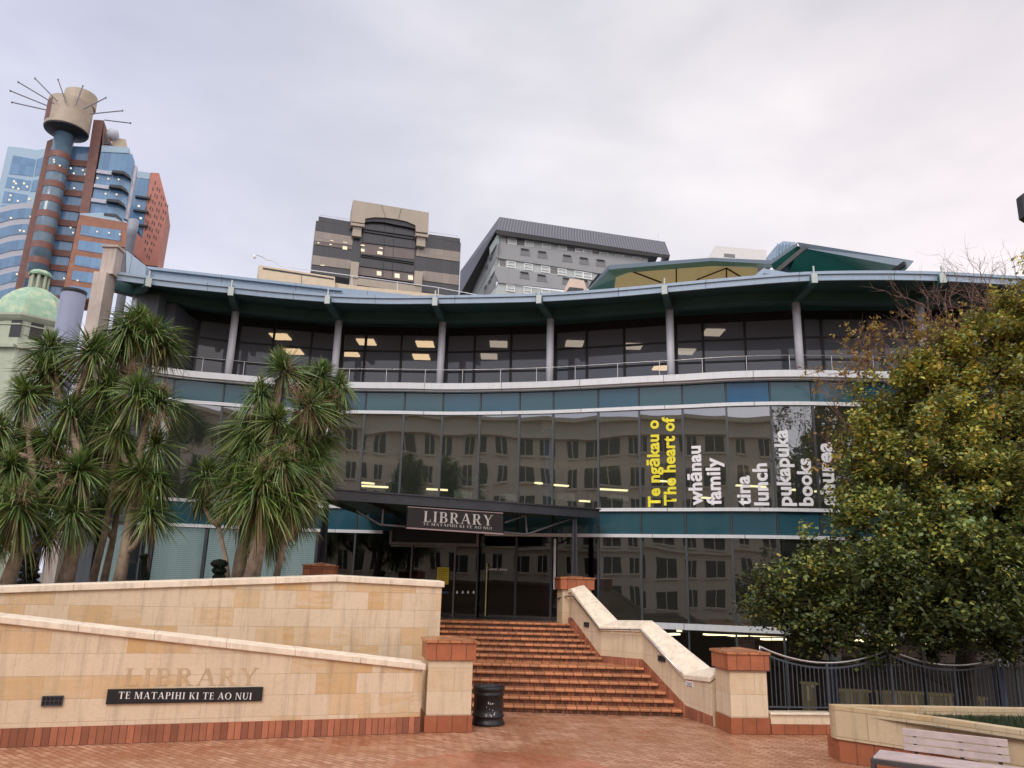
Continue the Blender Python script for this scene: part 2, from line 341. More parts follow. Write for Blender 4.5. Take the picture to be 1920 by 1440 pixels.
# ground
def M_paving():
    t=NT('wet_brick_paving'); o=t.coord('Object')
    r=t.coord('Object',rot=(0,0,R(38)))
    # basket of two brick directions
    def br(vec,w,h):
        b=t.n('ShaderNodeTexBrick'); b.inputs['Color1'].default_value=(.34,.145,.075,1); b.inputs['Color2'].default_value=(.52,.29,.18,1); b.inputs['Mortar'].default_value=(.17,.07,.04,1)
        b.inputs['Scale'].default_value=1; b.inputs['Mortar Size'].default_value=.009; b.inputs['Brick Width'].default_value=w; b.inputs['Row Height'].default_value=h; t.l(vec,b.inputs['Vector']); return b
    b=br(r,.23,.115)
    c=b.outputs['Color']
    # red inlaid roundel
    sp=t.n('ShaderNodeVectorMath',_operation='DISTANCE'); t.l(o,sp.inputs[0]); sp.inputs[1].default_value=(ROUND[0],ROUND[1],0)
    ring=t.math('LESS_THAN',sp.outputs['Value'],1.9)
    c=t.mix(c,(.40,.11,.06),t.math('MULTIPLY',ring,.5))
    n1=t.noise(o,.55,6,.6); c=t.mix(c,(.27,.105,.045),t.math('MULTIPLY',t.ramp(n1,[(.42,(0,0,0)),(.66,(1,1,1))]),.55))
    n2=t.noise(o,6,5,.65); c=t.mix(c,(.62,.34,.2),t.math('MULTIPLY',t.ramp(n2,[(.55,(0,0,0)),(.8,(1,1,1))]),.4))
    n3=t.noise(o,2.1,6,.7); c=t.mix(c,(.2,.075,.04),t.math('MULTIPLY',t.ramp(n3,[(.5,(0,0,0)),(.72,(1,1,1))]),.4))
    vo=t.n('ShaderNodeTexVoronoi'); vo.inputs['Scale'].default_value=2.6; t.l(o,vo.inputs['Vector']); gum=t.math('LESS_THAN',vo.outputs['Distance'],.045); c=t.mix(c,(.06,.045,.04),t.math('MULTIPLY',gum,.55))
    vo2=t.n('ShaderNodeTexVoronoi'); vo2.inputs['Scale'].default_value=4.4; t.l(o,vo2.inputs['Vector']); c=t.mix(c,(.75,.6,.4),t.math('MULTIPLY',t.math('LESS_THAN',vo2.outputs['Distance'],.03),.6))
    rough=t.ramp(n1,[(.38,(.58,.58,.58)),(.6,(.2,.2,.2))])
    h=t.math('SUBTRACT',t.math('MULTIPLY',t.noise(o,22,5),.5),b.outputs['Fac'])
    return t.pbr(c,rough,0,t.bump(h,.45,.008))
ROUND=PZ(950,1462,0)
m_paving=M_paving()
m_far=M_plain('city_ground',(.09,.09,.09),.9,var=.3,scale=.2,bump=0)
m_court=M_plain('court_paving',(.12,.10,.09),.7,var=.2)
# key places
ZE=1.70
FX=[(-16.5,18.6),(-15,20.6),(-14,22.1),(-13.2,23.1),(-12.35,23.95),(-10.8,24.85),(-9.6,25.15),(-8.85,25.36),(-7.3,25.75),(-5.95,25.83),(-5,25.8),(-3.63,25.7),(-2.33,25.66),(-1.04,25.48),(.29,25.22),(1.4,24.95),(2.84,24.49),(4.09,24.07),(5.4,23.68),(6.66,23.24),(7.93,22.94),(9.15,22.8),(10.6,22.78),(12.0,22.68),(13.2,22.5),(15,22.2),(17.5,21.6)]
def fy(x):
    P=FX
    for i in range(len(P)-1):
        if P[i][0]<=x<=P[i+1][0]:
            p0=P[max(i-1,0)];p1=P[i];p2=P[i+1];p3=P[min(i+2,len(P)-1)]
            t=(x-p1[0])/(p2[0]-p1[0]); h=p2[0]-p1[0]
            m1=(p2[1]-p0[1])/(p2[0]-p0[0])*h; m2=(p3[1]-p1[1])/(p3[0]-p1[0])*h
            return (2*t**3-3*t*t+1)*p1[1]+(t**3-2*t*t+t)*m1+(-2*t**3+3*t*t)*p2[1]+(t**3-t*t)*m2
    return P[0][1] if x<P[0][0] else P[-1][1]
def fpt(x): return Vector((x,fy(x),0))
def fn(x):
    e=.05; d=Vector((2*e,fy(x+e)-fy(x-e),0)).normalized(); return Vector((d.y,-d.x,0))
# ---------------------------------------------------------------- ground
def ground():
    m=MB(); m.poly([(-900,-900,-2.6),(900,-900,-2.6),(900,1500,-2.6),(-900,1500,-2.6)])
    struct(m.build('ground',m_far),'dark city ground reaching to the horizon around the library','ground')
    # plaza sheet; its far edge follows the walls, with the sunken court beyond the fence left open
    pl=MB(); K=[(-60,-60),(60,-60),(60,9.0),(9.6,9.0),(8.0,15.6),(6.6,16.9),(4.8,17.0),(4.4,18.6),(-5.5,18.6),(-60,18.6)]
    pl.poly([(x,y,0) for x,y in K])
    for i in range(len(K)):
        a=K[i];b=K[(i+1)%len(K)]; pl.quad((b[0],b[1],0),(a[0],a[1],0),(a[0],a[1],-2.6),(b[0],b[1],-2.6))
    struct(pl.build('plaza',m_paving),'wet orange brick paving in front of the steps and the sandstone walls','paving')
    c=MB(); c.poly([(4.0,16.4,-2.2),(60,16.4,-2.2),(60,30,-2.2),(4.0,30,-2.2)])
    struct(c.build('sunken_court',m_court),'dark sunken court floor behind the wavy railing','courtyard')
ground()
# raised garden bed behind the upper wall
m_soil=M_plain('dark_soil',(.05,.04,.025),.95,var=.4,scale=8)
gb=MB(); gb.poly([(-40,16.2,1.45),(-9,15.9,1.45),(-1.75,18.0,1.45),(-5.3,19.2,1.45),(-5.3,27,1.45),(-40,27,1.45)])
struct(gb.build('garden_bed',m_soil),'dark raised planting bed behind the upper sandstone wall','soil')
# ---------------------------------------------------------------- lower lettered wall
PWA=PZ(0,1402,0); PWB=PZ(790,1374,0)
PL1=Plane(PWA,PWB)
def capwall(name,label,pl,tops,zbot_px,thick,mat,capmat,skirt=None,cap_h=.13,over=.05,ext=4.0,loc=None,cat='wall',cap_name='coping',bottom=None,endround=False):
    """tops: px points along the top front edge of the coping, left to right"""
    q=[pl.sz(*p) for p in tops]
    if ext:
        (u0,z0),(u1,z1)=q[0],q[1]; q=[(u0-ext,z0-(z1-z0)/(u1-u0)*ext)]+q
    root=thing(name,loc or tuple(pl.at(q[-1][0],0)),label,cat)
    zb=bottom if bottom is not None else 0
    w=MB()
    f=[(u,z-cap_h) for u,z in q]
    front=[pl.at(q[0][0],zb)]+[pl.at(q[-1][0],zb)]+[pl.at(u,z) for u,z in f[::-1]]
    w.poly(front,[(q[0][0],zb),(q[-1][0],zb)]+[(u,z) for u,z in f[::-1]])
    back=[p-pl.n*thick for p in front]; w.poly(back[::-1])
    e0,e1=q[-1][0],f[-1][1]
    w.quad(pl.at(e0,zb),pl.at(e0,zb,-thick),pl.at(e0,e1,-thick),pl.at(e0,e1),[(9,zb),(9+thick,zb),(9+thick,e1),(9,e1)])
    w.quad(pl.at(q[0][0],zb,-thick),pl.at(q[0][0],zb),pl.at(q[0][0],f[0][1]),pl.at(q[0][0],f[0][1],-thick))
    w.build('wall',mat,root)
    # coping in stones
    k=MB(); L=1.25
    for i in range(len(q)-1):
        (a,za),(b,zb2)=q[i],q[i+1]; n=max(1,round((b-a)/L)); last=(i==len(q)-2)
        for j in range(n):
            s0=a+(b-a)*j/n+(.004 if j or i else 0); s1=a+(b-a)*(j+1)/n-(0 if j<n-1 or not last else -over)
            h0=za+(zb2-za)*(s0-a)/(b-a); h1=za+(zb2-za)*(s1-a)/(b-a)
            bt=[pl.at(s0,h0-cap_h+.002,over),pl.at(s1,h1-cap_h+.002,over),pl.at(s1,h1-cap_h+.002,-thick-over),pl.at(s0,h0-cap_h+.002,-thick-over)]
            tp=[pl.at(s0,h0-.015,over),pl.at(s1,h1-.015,over),pl.at(s1,h1+.01,-thick-over),pl.at(s0,h0+.01,-thick-over)]
            k.hexa(bt,tp)
    k.build(cap_name,capmat,root,bevel=.012)
    if skirt:
        g=MB(); g.pbox(pl,q[0][0],q[-1][0]+.0,0,skirt,-.01,.03); g.build('skirting',m_tileside,root)
    return root
w1=capwall('sandstone_wall','lower sandstone wall with carved lettering, a pale coping and a terracotta brick skirting',PL1,[(0,1153),(793,1243)],None,.4,m_sand,m_coping,skirt=.29,ext=5)
def lettering_on(pl,px0,py0,px1,py1,capx,body,mat,name,parent,off,slant=0,depth=.006,label=None):
    u0,z0=pl.sz(px0,py0); u1,z1=pl.sz(px1,py1); c0=pl.sz(px0,py0-capx)[1]-z0
    return serif(body,c0,mat,name,pl,u0,z0,off,parent,slope=(z1-z0)/(u1-u0),width=u1-u0,depth=depth,slant=slant,label=label)
m_carve=M_plain('carved_shadow',(.54,.39,.24),.8,var=.15,bump=.3)
lettering_on(PL1,232,1286,482,1284,33,'LIBRARY',m_carve,'carved_letters',w1,.0005,depth=.004,label='word LIBRARY carved into the stone')
pq=thing('plaque',PL1.p(346,1303,.02),'long black plaque reading TE MATAPIHI KI TE AO NUI on the lower sandstone wall','plaque')
b=MB(); b.rect(PL1,202,1292.5,491,1314.5,0,.035); b.build('board',m_black,pq,bevel=.004)
lettering_on(PL1,222,1309.5,472,1311,13,'TE MATAPIHI KI TE AO NUI',m_white,'lettering',pq,.036,depth=.003)
vt=thing('wall_light',PL1.p(98,1314,.02),'small rectangular dark wall light left of the plaque on the lower sandstone wall','light','dark recessed lights in the sandstone walls')
def grille(root,pl,x0,y0,x1,y1,nb=5):
    b=MB(); b.rect(pl,x0,y0,x1,y1,0,.012); b.build('backing',m_black,root)
    g=MB(); u0,z1=pl.sz(x0,y0); u1,z0=pl.sz(x1,y1); t=.018
    g.pbox(pl,u0,u1,z0,z0+t,.013,.03); g.pbox(pl,u0,u1,z1-t,z1,.013,.03); g.pbox(pl,u0,u0+t,z0+t,z1-t,.013,.03); g.pbox(pl,u1-t,u1,z0+t,z1-t,.013,.03)
    for k in range(1,nb): c=u0+(u1-u0)*k/nb; g.pbox(pl,c-.006,c+.006,z0+t,z1-t,.013,.026)
    c=(z0+z1)/2; g.pbox(pl,u0+t,u1-t,c-.006,c+.006,.0135,.0265)
    g.build('grille',m_rail,root)
grille(vt,PL1,80,1305,117,1323)
# ---------------------------------------------------------------- upper wall
UA=(-1.62,17.5); UB=(-9.0,15.05)
PL2=Plane(UB,UA)
w2=capwall('sandstone_wall','upper sandstone wall of pale and orange veined blocks beside the steps, behind the lettered wall',PL2,[(0,1098),(632,1078),(829,1089)],None,.42,m_sand,m_coping,ext=6,cap_h=.14)
# ---------------------------------------------------------------- pillars
def pillar(K,d,side,z0,zt,label,capw=.08,cap_h=.33,base=.36,slab=.06,apex=.05,wood=None,side2=None):
    """K near corner on the ground, d direction of its front face"""
    d=Vector((d[0],d[1],0)).normalized(); e=Vector((-d.y,d.x,0)); s2=side2 or side
    root=thing('stone_pillar',(K[0]+d.x*side/2+e.x*s2/2,K[1]+d.y*side/2+e.y*s2/2,z0),label,'pillar','sandstone pillars with terracotta caps')
    K=Vector((K[0],K[1],0))
    def blk(m,g,za,zb,uvz=0):
        c=[K+d*(-g)+e*(-g),K+d*(side+g)+e*(-g),K+d*(side+g)+e*(s2+g),K+d*(-g)+e*(s2+g)]
        m.hexa([p+Vector((0,0,za)) for p in c],[p+Vector((0,0,zb)) for p in c]); return c
    a=MB(); a.u0=.05
    if base: blk(a,.025,z0,z0+base); a.build('base',m_tile,root,bevel=.006)
    a=MB(); blk(a,0,z0+(base or 0),zt-cap_h-slab); a.build('shaft',m_sand2,root,bevel=.01)
    a=MB(); a.u0=.1; blk(a,capw-.03,zt-cap_h-slab,zt-slab); a.build('cap_band',m_tile,root,bevel=.006)
    a=MB(); c=blk(a,capw,zt-slab,zt-.02)
    top=[p+Vector((0,0,zt-.019)) for p in c]; ap=sum(c,Vector())/4+Vector((0,0,zt+apex))
    for i in range(4): a.poly([top[i],top[(i+1)%4],ap])
    a.build('cap',m_nosing,root)
    return root
k1=PZ(797,1374,0); k1b=PZ(882,1373,0)
Ztop=Plane(k1,k1b).sz(840,1199)[1]
pillar(k1,k1b-k1,(k1b-k1).length,0,Ztop,'sandstone gate pillar with a terracotta cap between the lettered wall and the bin',cap_h=.32,base=.30)
k2=PZ(1373,1376.5,0); k2b=PZ(1445,1377.5,0)
Zt2=Plane(k2,k2b).sz(1400,1221)[1]
dd=(k2b-k2).normalized(); dd=Vector((math.cos(math.atan2(dd.y,dd.x)+R(3)),math.sin(math.atan2(dd.y,dd.x)+R(3)),0))
pillar(k2,dd,(k2b-k2).length,0,Zt2,'sandstone gate pillar with a terracotta cap at the foot of the sloping stair wall',cap_h=.32,base=.30)
# ---------------------------------------------------------------- steps
LV=[] # (Y front, Z top) per level
for k in range(6): LV.append((18.45+.33*k,.142*(k+1)))
for k in range(7): LV.append((21.12+.30*k,.142*6+.122*(k+1)))
ZT=LV[-1][1]
def xr(Y): # right end of a step, where the side wall stands
    P=[(18.3,4.02),(20.1,3.55),(21.12,2.42),(22.95,2.0),(30,2.0)]
    if Y<=P[0][0]: return P[0][1]
    for (a,xa),(b,xb) in zip(P,P[1:]):
        if a<=Y<=b: return xa+(xb-xa)*(Y-a)/(b-a)
st=thing('brick_steps',(1.0,18.4,0),'two flights of red brick steps with rounded orange nosings up to the library doors','steps')
for k,(y,z) in enumerate(LV):
    zb=LV[k-1][1] if k else 0; yb=LV[k+1][0] if k<12 else y+1.0
    xl=-1.35 if k<6 else -4.4; xrr=xr(y)+.1
    m=MB(); m.u0=random.random(); m.box(xl,y+.02,max(0,zb-.02),xrr,yb+.03,z-.004-.05)
    s=m.build('step',m_riser,st)
    if k in (5,12): 
        t=MB(); t.poly([(xl,y+.06,z-.004),(xr(y)+.1,y+.06,z-.004),(xr(yb)+.1,yb+.03,z-.004),(xl,yb+.03,z-.004)],[(xl,y),(xr(y)+.1,y),(xr(yb)+.1,yb),(xl,yb)]); t.build('tread',m_nosing,s)
    # nosing: rounded bar
    n=MB(); prof=[(-.022,-.052),(-.022,-.018),(-.010,-.003),(.01,0),(yb-y+.025,0),(yb-y+.025,-.05)] if k not in (5,12) else [(-.022,-.052),(-.022,-.018),(-.010,-.003),(.01,0),(.28,0),(.28,-.05)]
    for i in range(len(prof)):
        a=prof[i];c=prof[(i+1)%len(prof)]
        n.quad((xl,y+a[0],z+a[1]),(xrr,y+a[0],z+a[1]),(xrr,y+c[0],z+c[1]),(xl,y+c[0],z+c[1]),[(xl+k*.11,.1),(xrr+k*.11,.1),(xrr+k*.11,.2),(xl+k*.11,.2)])
    n.poly([(xl,y+a,z+c) for a,c in prof]); n.poly([(xrr,y+a,z+c) for a,c in prof][::-1])
    n.build('nosing',m_nosing,s)
# platform in front of the doors
pf=MB(); pf.poly([(-5.3,23.2,ZE+.0),(2.4,23.2,ZE),(2.9,24.6,ZE),(2.9,30,ZE),(-5.3,30,ZE)])
struct(pf.build('landing',M_plain('dark_entrance_paving',(.06,.04,.035),.4,var=.3)),'dark paved landing between the top step and the glass doors','landing')
# ---------------------------------------------------------------- sloping stair wall on the right
def P3(px,py,Y): return PY(px,py,Y)
# inner edge px: (x, ytop of coping, ybase above skirting), Y
IN=[(1054,1108,1157,23.9),(1073,1104,1158,22.75),(1126,1175,1229,21.2),(1204,1177,1236,20.2),(1285,1265,1323,18.35),(1334,1270,1343,17.35)]
OUT=[(1066,1106,24.0),(1094,1097,22.9),(1157,1163,21.35),(1222,1164,20.4),(1332,1251,18.4),(1352,1254,17.45)]
sw=thing('stair_wall',(2.6,21,0),'stepped sandstone side wall with a broad pale coping running down the right of the brick steps','wall')
ti=[P3(x,yt,Y) for x,yt,yb,Y in IN]; to=[P3(x,y,Y) for x,y,Y in OUT]
a=MB(); sk=MB(); cp=MB(); hr=MB()
u=0
zsk=[P3(x,yb,Y).z for x,yt,yb,Y in IN]
for i in range(len(IN)-1):
    A,B=ti[i],ti[i+1]; C,D=to[i+1],to[i]
    l=Vector((B.x-A.x,B.y-A.y,0)).length
    zA,zB=A.z-.10,B.z-.10
    lo=-.1
    a.quad((A.x,A.y,lo),(B.x,B.y,lo),(B.x,B.y,zB),(A.x,A.y,zA),[(u,lo),(u+l,lo),(u+l,zB),(u,zA)])
    a.quad((C.x,C.y,-2.3),(D.x,D.y,-2.3),(D.x,D.y,D.z-.12),(C.x,C.y,C.z-.12),[(u+l,lo),(u,lo),(u,zA),(u+l,zB)])
    n=Vector((B.y-A.y,-(B.x-A.x),0)).normalized()
    if n.x>0: n=-n
    o=n*.035
    # coping piece: front lip, sloping top, back lip
    q=[A+o,B+o,C,D]
    t=[q[0],q[1],q[2],q[3]]; bt=[v-Vector((0,0,.10)) for v in t]
    cp.hexa(bt,t)
    # skirting
    g=n*.02
    sk.hexa([(A.x+g.x,A.y+g.y,-.05),(B.x+g.x,B.y+g.y,-.05),(B.x,B.y,-.05),(A.x,A.y,-.05)],[(A.x+g.x,A.y+g.y,zsk[i]),(B.x+g.x,B.y+g.y,zsk[i+1]),(B.x,B.y,zsk[i+1]),(A.x,A.y,zsk[i])])
    u+=l
E_=ti[-1];G=to[-1]; a.quad((E_.x,E_.y,-.1),(G.x,G.y,-.1),(G.x,G.y,G.z-.1),(E_.x,E_.y,E_.z-.1))
a.build('wall',m_sand2,sw); cp.build('coping',m_coping,sw,bevel=.012); sk.build('skirting',m_tileside,sw)
hp=[P3(1043,1124,23.75)]+[P3(x,y,Y-.06) for x,y,Y in [(1058,1118,23.2),(1075,1118,22.55),(1124,1180,21.05),(1200,1181,20.1),(1278,1262,18.3)]]
hr=MB(); hr.tube(hp,.021,10); h=hr.build('handrail',m_steel,sw,smooth=True)
br=MB()
for i in range(1,len(hp)-1):
    for f in ((.25,.75) if i>1 else (.5,)):
        p=hp[i].lerp(hp[i+1],f); br.tube([p,p+Vector((.04,.02,-.06)),p+Vector((.14,.06,-.06))],.009,6)
br.build('bracket',m_steel,h)
wl=[]
def inplane(i): return Plane(ti[i],ti[i+1])
for (seg,x,y,w,hh,lab) in [(0,1043,1135,5,9,'small square dark wall light beside the doors at the top of the stair wall'),(1,1100,1171,8,10,'square dark wall light in the upper slope of the stair wall'),(3,1241,1235,12,13,'square dark wall light in the lower slope of the stair wall')]:
    pl=inplane(seg) if seg else Plane(ti[0],ti[1]); r_=thing('wall_light',pl.p(x,y,.02),lab,'light','dark recessed lights in the sandstone walls'); grille(r_,pl,x-w/2,y-hh/2,x+w/2,y+hh/2,3)
pl=inplane(4); r_=thing('notice',pl.p(1292,1281,.01),'small white notice with a red heading on the foot of the stair wall','sign')
b=MB(); b.rect(pl,1286,1273,1299,1289,0,.01); b.build('board',m_white,r_)
b=MB(); b.rect(pl,1286.5,1273.5,1298.5,1278,.011,.013); b.build('heading',M_plain('red_sign',(.5,.05,.05),.5,bump=0),r_)
b=MB()
for k in range(3): b.rect(pl,1287.5,1280+k*2.8,1297.5,1281.2+k*2.8,.011,.013)
b.build('lettering',M_plain('grey_ink',(.15,.15,.2),.5,bump=0),r_)
# pillars at the head of the steps
Kp=PY(1046.5,1157,23.1); Kp.z=0
Zc=PY(1078,1082,23.1).z
pr=pillar((Kp.x+.12,23.1),(1,.12),.86,ZE-.3,Zc,'short pillar with a terracotta cap at the top of the stair wall under the canopy post',capw=.1,cap_h=.30,base=None,slab=.05)
Kl=PY(576,1075,19.9); Zl=PY(602,1058,19.9).z
pillar((Kl.x,19.7),(1,.12),.66,1.3,Zl,'short pillar with a terracotta cap left of the doors behind the upper wall',capw=.09,cap_h=.24,base=None,slab=.05)
# ---------------------------------------------------------------- bin
def binm():
    c=PZ(914,1363,0); r=.315
    root=thing('rubbish_bin',(c.x,c.y+.3,0),'black ribbed cylindrical rubbish bin with worn white lettering beside the left gate pillar','bin')
    cc=(c.x,c.y+.3,0)
    Zb=PY(914,1286,c.y+.3).z
    b=MB(); pr=[(r*1.06,0),(r*1.08,.03),(r*1.08,.07),(r*.99,.09),(r*.98,.15)]
    b.lathe(cc,[(r*1.04,0),(r*1.07,.02),(r*1.07,.06),(r*1.0,.08),(r*.97,.12),(r*.97,.155),(r*1.05,.165),(r*1.05,.19),(r*.965,.205),(r*.95,.3),(r*.95,.56),(r*1.0,.57),(r*1.0,.60),(r*.96,.615),(r*.96,.66),(r*.99,.67),(r*.99,.70),(r*.93,.715),(r*.93,Zb-.08)],40)
    b.build('body',M_plain('bin_black',(.014,.014,.018),.42,var=.35,bump=.2,scale=6),root,smooth=True)
    l=MB(); l.lathe(cc,[(r*.95,Zb-.08),(r*1.02,Zb-.075),(r*1.03,Zb-.03),(r*1.0,Zb),(r*.93,Zb),(r*.9,Zb-.03),(r*.55,Zb-.05),(r*.1,Zb-.06)],40)
    l.build('rim',m_black,root,smooth=True)
    t=MB(); pl=Plane((cc[0]-1,cc[1]-r*.965-.012),(cc[0]+1,cc[1]-r*.965-.012))
    rs=random.Random(3)
    # worn remains of letters
    for (x,y,w,hh) in [(915,1316,2,5),(918.5,1318,1.6,4),(922,1318,1.6,4),(924.5,1319,2.4,1.2),(912,1325,1.2,2),(917,1329,1.5,1.5),(923,1331,1.6,2),(927,1335,1.3,3),(911,1340,1.6,4),(918.5,1339,1.4,5),(921,1341,1.8,4),(925.5,1338,2.6,4)]:
        t.prism(pl,[(x,y+hh),(x+w*.6,y+hh*.8),(x+w,y),(x+w*.3,y+.4)],0,.004)
    t.build('lettering',m_white,root)
binm()
# ---------------------------------------------------------------- low wall, railing, planter, bench
FA=PZ(1445,1377,0); FB=PZ(1568,1378,0)
PLF=Plane(FA,FB)
lw=thing('low_wall',tuple(PLF.at(1,0)),'low sandstone wall with a terracotta foot carrying the wavy metal railing','wall')
zt=PLF.sz(1500,1337)[1]; zs=PLF.sz(1500,1358)[1]
b=MB(); b.pbox(PLF,.02,9,zs,zt-.04,-.3,0); b.build('wall',m_sand2,lw)
b=MB(); 
for k in range(8): b.pbox(PLF,.02+k*1.1,.02+k*1.1+1.094,zt-.038,zt,-.33,.03)
b.build('coping',m_coping,lw,bevel=.01)
b=MB(); b.pbox(PLF,.02,9,0,zs-.002,-.3,.025); b.build('skirting',m_tile,lw)
O=-.15
fe=thing('railing',tuple(PLF.at(3,zt,O)),'blue grey metal railing of upright bars under a steel handrail that sweeps in hanging curves','railing')
def fz(px,py):
    u,z=PLF.sz(px,py); 
    return u,z
PLR=Plane(PLF.at(0,0,O),PLF.at(5,0,O))
pk=[PLR.sz(1424,1208),PLR.sz(1671,1217),PLR.sz(1899,1227)]
vl=[PLR.sz(1550,1240),PLR.sz(1790,1250)]
per=(pk[2][0]-pk[0][0])/2; zp=sum(p[1] for p in pk)/3; sag=zp-sum(v[1] for v in vl)/2
u00=pk[0][0]
def zr(u):
    f=((u-u00)/per)%1; return zp-sag*(1-(2*f-1)**2)
hrp=[PLR.at(u00,zp-.12)]+[PLR.at(u00+per*k/16,zr(u00+per*k/16) if k%16 else zp) for k in range(0,55)]
b=MB(); b.tube(hrp,.024,10); h=b.build('handrail',m_steel,fe,smooth=True)
b=MB(); 
for k in range(54):
    a=u00+per*k/16;c=u00+per*(k+1)/16; za=zr(a) if k%16 else zp; zc=zr(c) if (k+1)%16 else zp
    if k%16==0: za=zp
    b.beam(PLR.at(a+.0,za-.10),PLR.at(c,zc-.10),.02,.035)
b.build('top_rail',m_rail,fe)
zb=PLR.sz(1500,1326)[1]
b=MB(); b.beam(PLR.at(u00-.05,zb),PLR.at(u00+per*3.4,zb),.03,.03); b.build('bottom_rail',m_rail,fe)
n=0; u=u00+.02; k=0
while n<84:
    post=(k%15==0)
    m=MB(); z1=zr(u)-.115 if not post else zr(u)-.02
    w=.016 if not post else .045
    z0=zb+.016 if not post else zt+.002
    m.pbox(PLR,u-w/2,u+w/2,z0,z1,-w/2,w/2)
    m.build('post' if post else 'baluster',m_rail,fe); u+=per/30*1.0; k+=1; n+=1
# planter
m_grass=leafmat('grass_blades',.6,.2)
Pc=PZ(1573,1427,0)
zpl=PY(1564,1321,Pc.y+.05).z
def onz(px,py,z): return PZ(px,py,z)
n1=onz(1565,1323,zpl); n2=onz(1760,1347,zpl); n3=onz(1919,1370,zpl); nd=(n3-n2).normalized(); n4=n3+nd*4
f1=onz(1920,1329,zpl); f1d=(f1-n1).normalized(); f2=f1+f1d*2
pr=thing('planter_wall',(n1.x,n1.y,0),'low weathered sandstone planter wall with a terracotta foot, coming to a corner beside the paving','planter')
def thick_wall(m,P,th,z0,z1,side):
    V=[Vector((p.x,p.y,0)) for p in P]; N=[]
    for i in range(len(V)):
        d=(V[min(i+1,len(V)-1)]-V[max(i-1,0)]).normalized(); N.append(Vector((-d.y,d.x,0))*side)
    u=0
    for i in range(len(V)-1):
        a,b=V[i],V[i+1]; c,d=b+N[i+1]*th,a+N[i]*th; l=(b-a).length
        Z=lambda v,z:(v.x,v.y,z)
        m.quad(Z(a,z0),Z(b,z0),Z(b,z1),Z(a,z1),[(u,z0),(u+l,z0),(u+l,z1),(u,z1)])
        m.quad(Z(a,z1),Z(b,z1),Z(c,z1),Z(d,z1),[(u,z1),(u+l,z1),(u+l,z1+th),(u,z1+th)])
        m.quad(Z(c,z0),Z(d,z0),Z(d,z1),Z(c,z1),[(u+l,z0),(u,z0),(u,z1),(u+l,z1)]); u+=l
    Z=lambda v,z:(v.x,v.y,z); d=V[0]+N[0]*th; m.quad(Z(d,z0),Z(V[0],z0),Z(V[0],z1),Z(d,z1),[(-th,z0),(0,z0),(0,z1),(-th,z1)])
# chamfered corner
cL=n1+Vector((-.02,.10,0))
b=MB(); thick_wall(b,[n1,n2,n3,n4],.22,.36,zpl,1); b.build('wall',m_sand3,pr)
b=MB(); thick_wall(b,[n1+Vector((0,.0,0)),f1,f2],.22,.36,zpl-.004,-1 if 0 else 1)
b.quad((cL.x,cL.y,.36),(n1.x,n1.y,.36),(n1.x,n1.y,zpl),(cL.x,cL.y,zpl)); b.build('rear_wall',m_sand3,pr)
b=MB(); sh=Vector((.03,.02,0)); thick_wall(b,[n1+sh,n2+sh,n3+sh,n4+sh],.16,0,.357,1); b.quad((n1.x+.03,n1.y+.5,0),(n1.x+.03,n1.y+.02,0),(n1.x+.03,n1.y+.02,.357),(n1.x+.03,n1.y+.5,.357)); b.build('skirting',m_tile,pr)
b=MB(); b.poly([(n1.x+.1,n1.y,zpl-.12),(n4.x,n4.y+.1,zpl-.12),(f2.x,f2.y,zpl-.12)]); b.build('soil',m_soil,pr)
g=MB(); cols=[]; rs=random.Random(11)
for k in range(22000):
    a,b_=rs.random(),rs.random()
    if a+b_>1: a,b_=1-a,1-b_
    p=n1+(n4-n1)*a+(f2-n1)*b_
    if p.x>9.5 or min(a,b_)<.08 or a+b_<.2: continue
    h=rs.uniform(.05,.15); th=rs.random()*6.28; w=.008; l=Vector((rs.uniform(-.08,.08),rs.uniform(-.08,.08),h))
    q=Vector((p.x,p.y,zpl-.125)); dx=Vector((math.cos(th)*w,math.sin(th)*w,0))
    g.poly([q-dx,q+dx,q+l]); c=rs.choice([(.03,.055,.015),(.02,.04,.012),(.05,.07,.02)]); cols+= [c]*3
def setcol(o,cols):
    me=o.data; a=me.color_attributes.new('Col','FLOAT_COLOR','CORNER')
    flat=[]
    for c in cols: flat+= [c[0],c[1],c[2],1]
    a.data.foreach_set('color',flat)
o=g.build('grass',m_grass); setcol(o,cols); tag(o,'dark green grass filling the sandstone planter at the right edge','grass',kind='stuff')
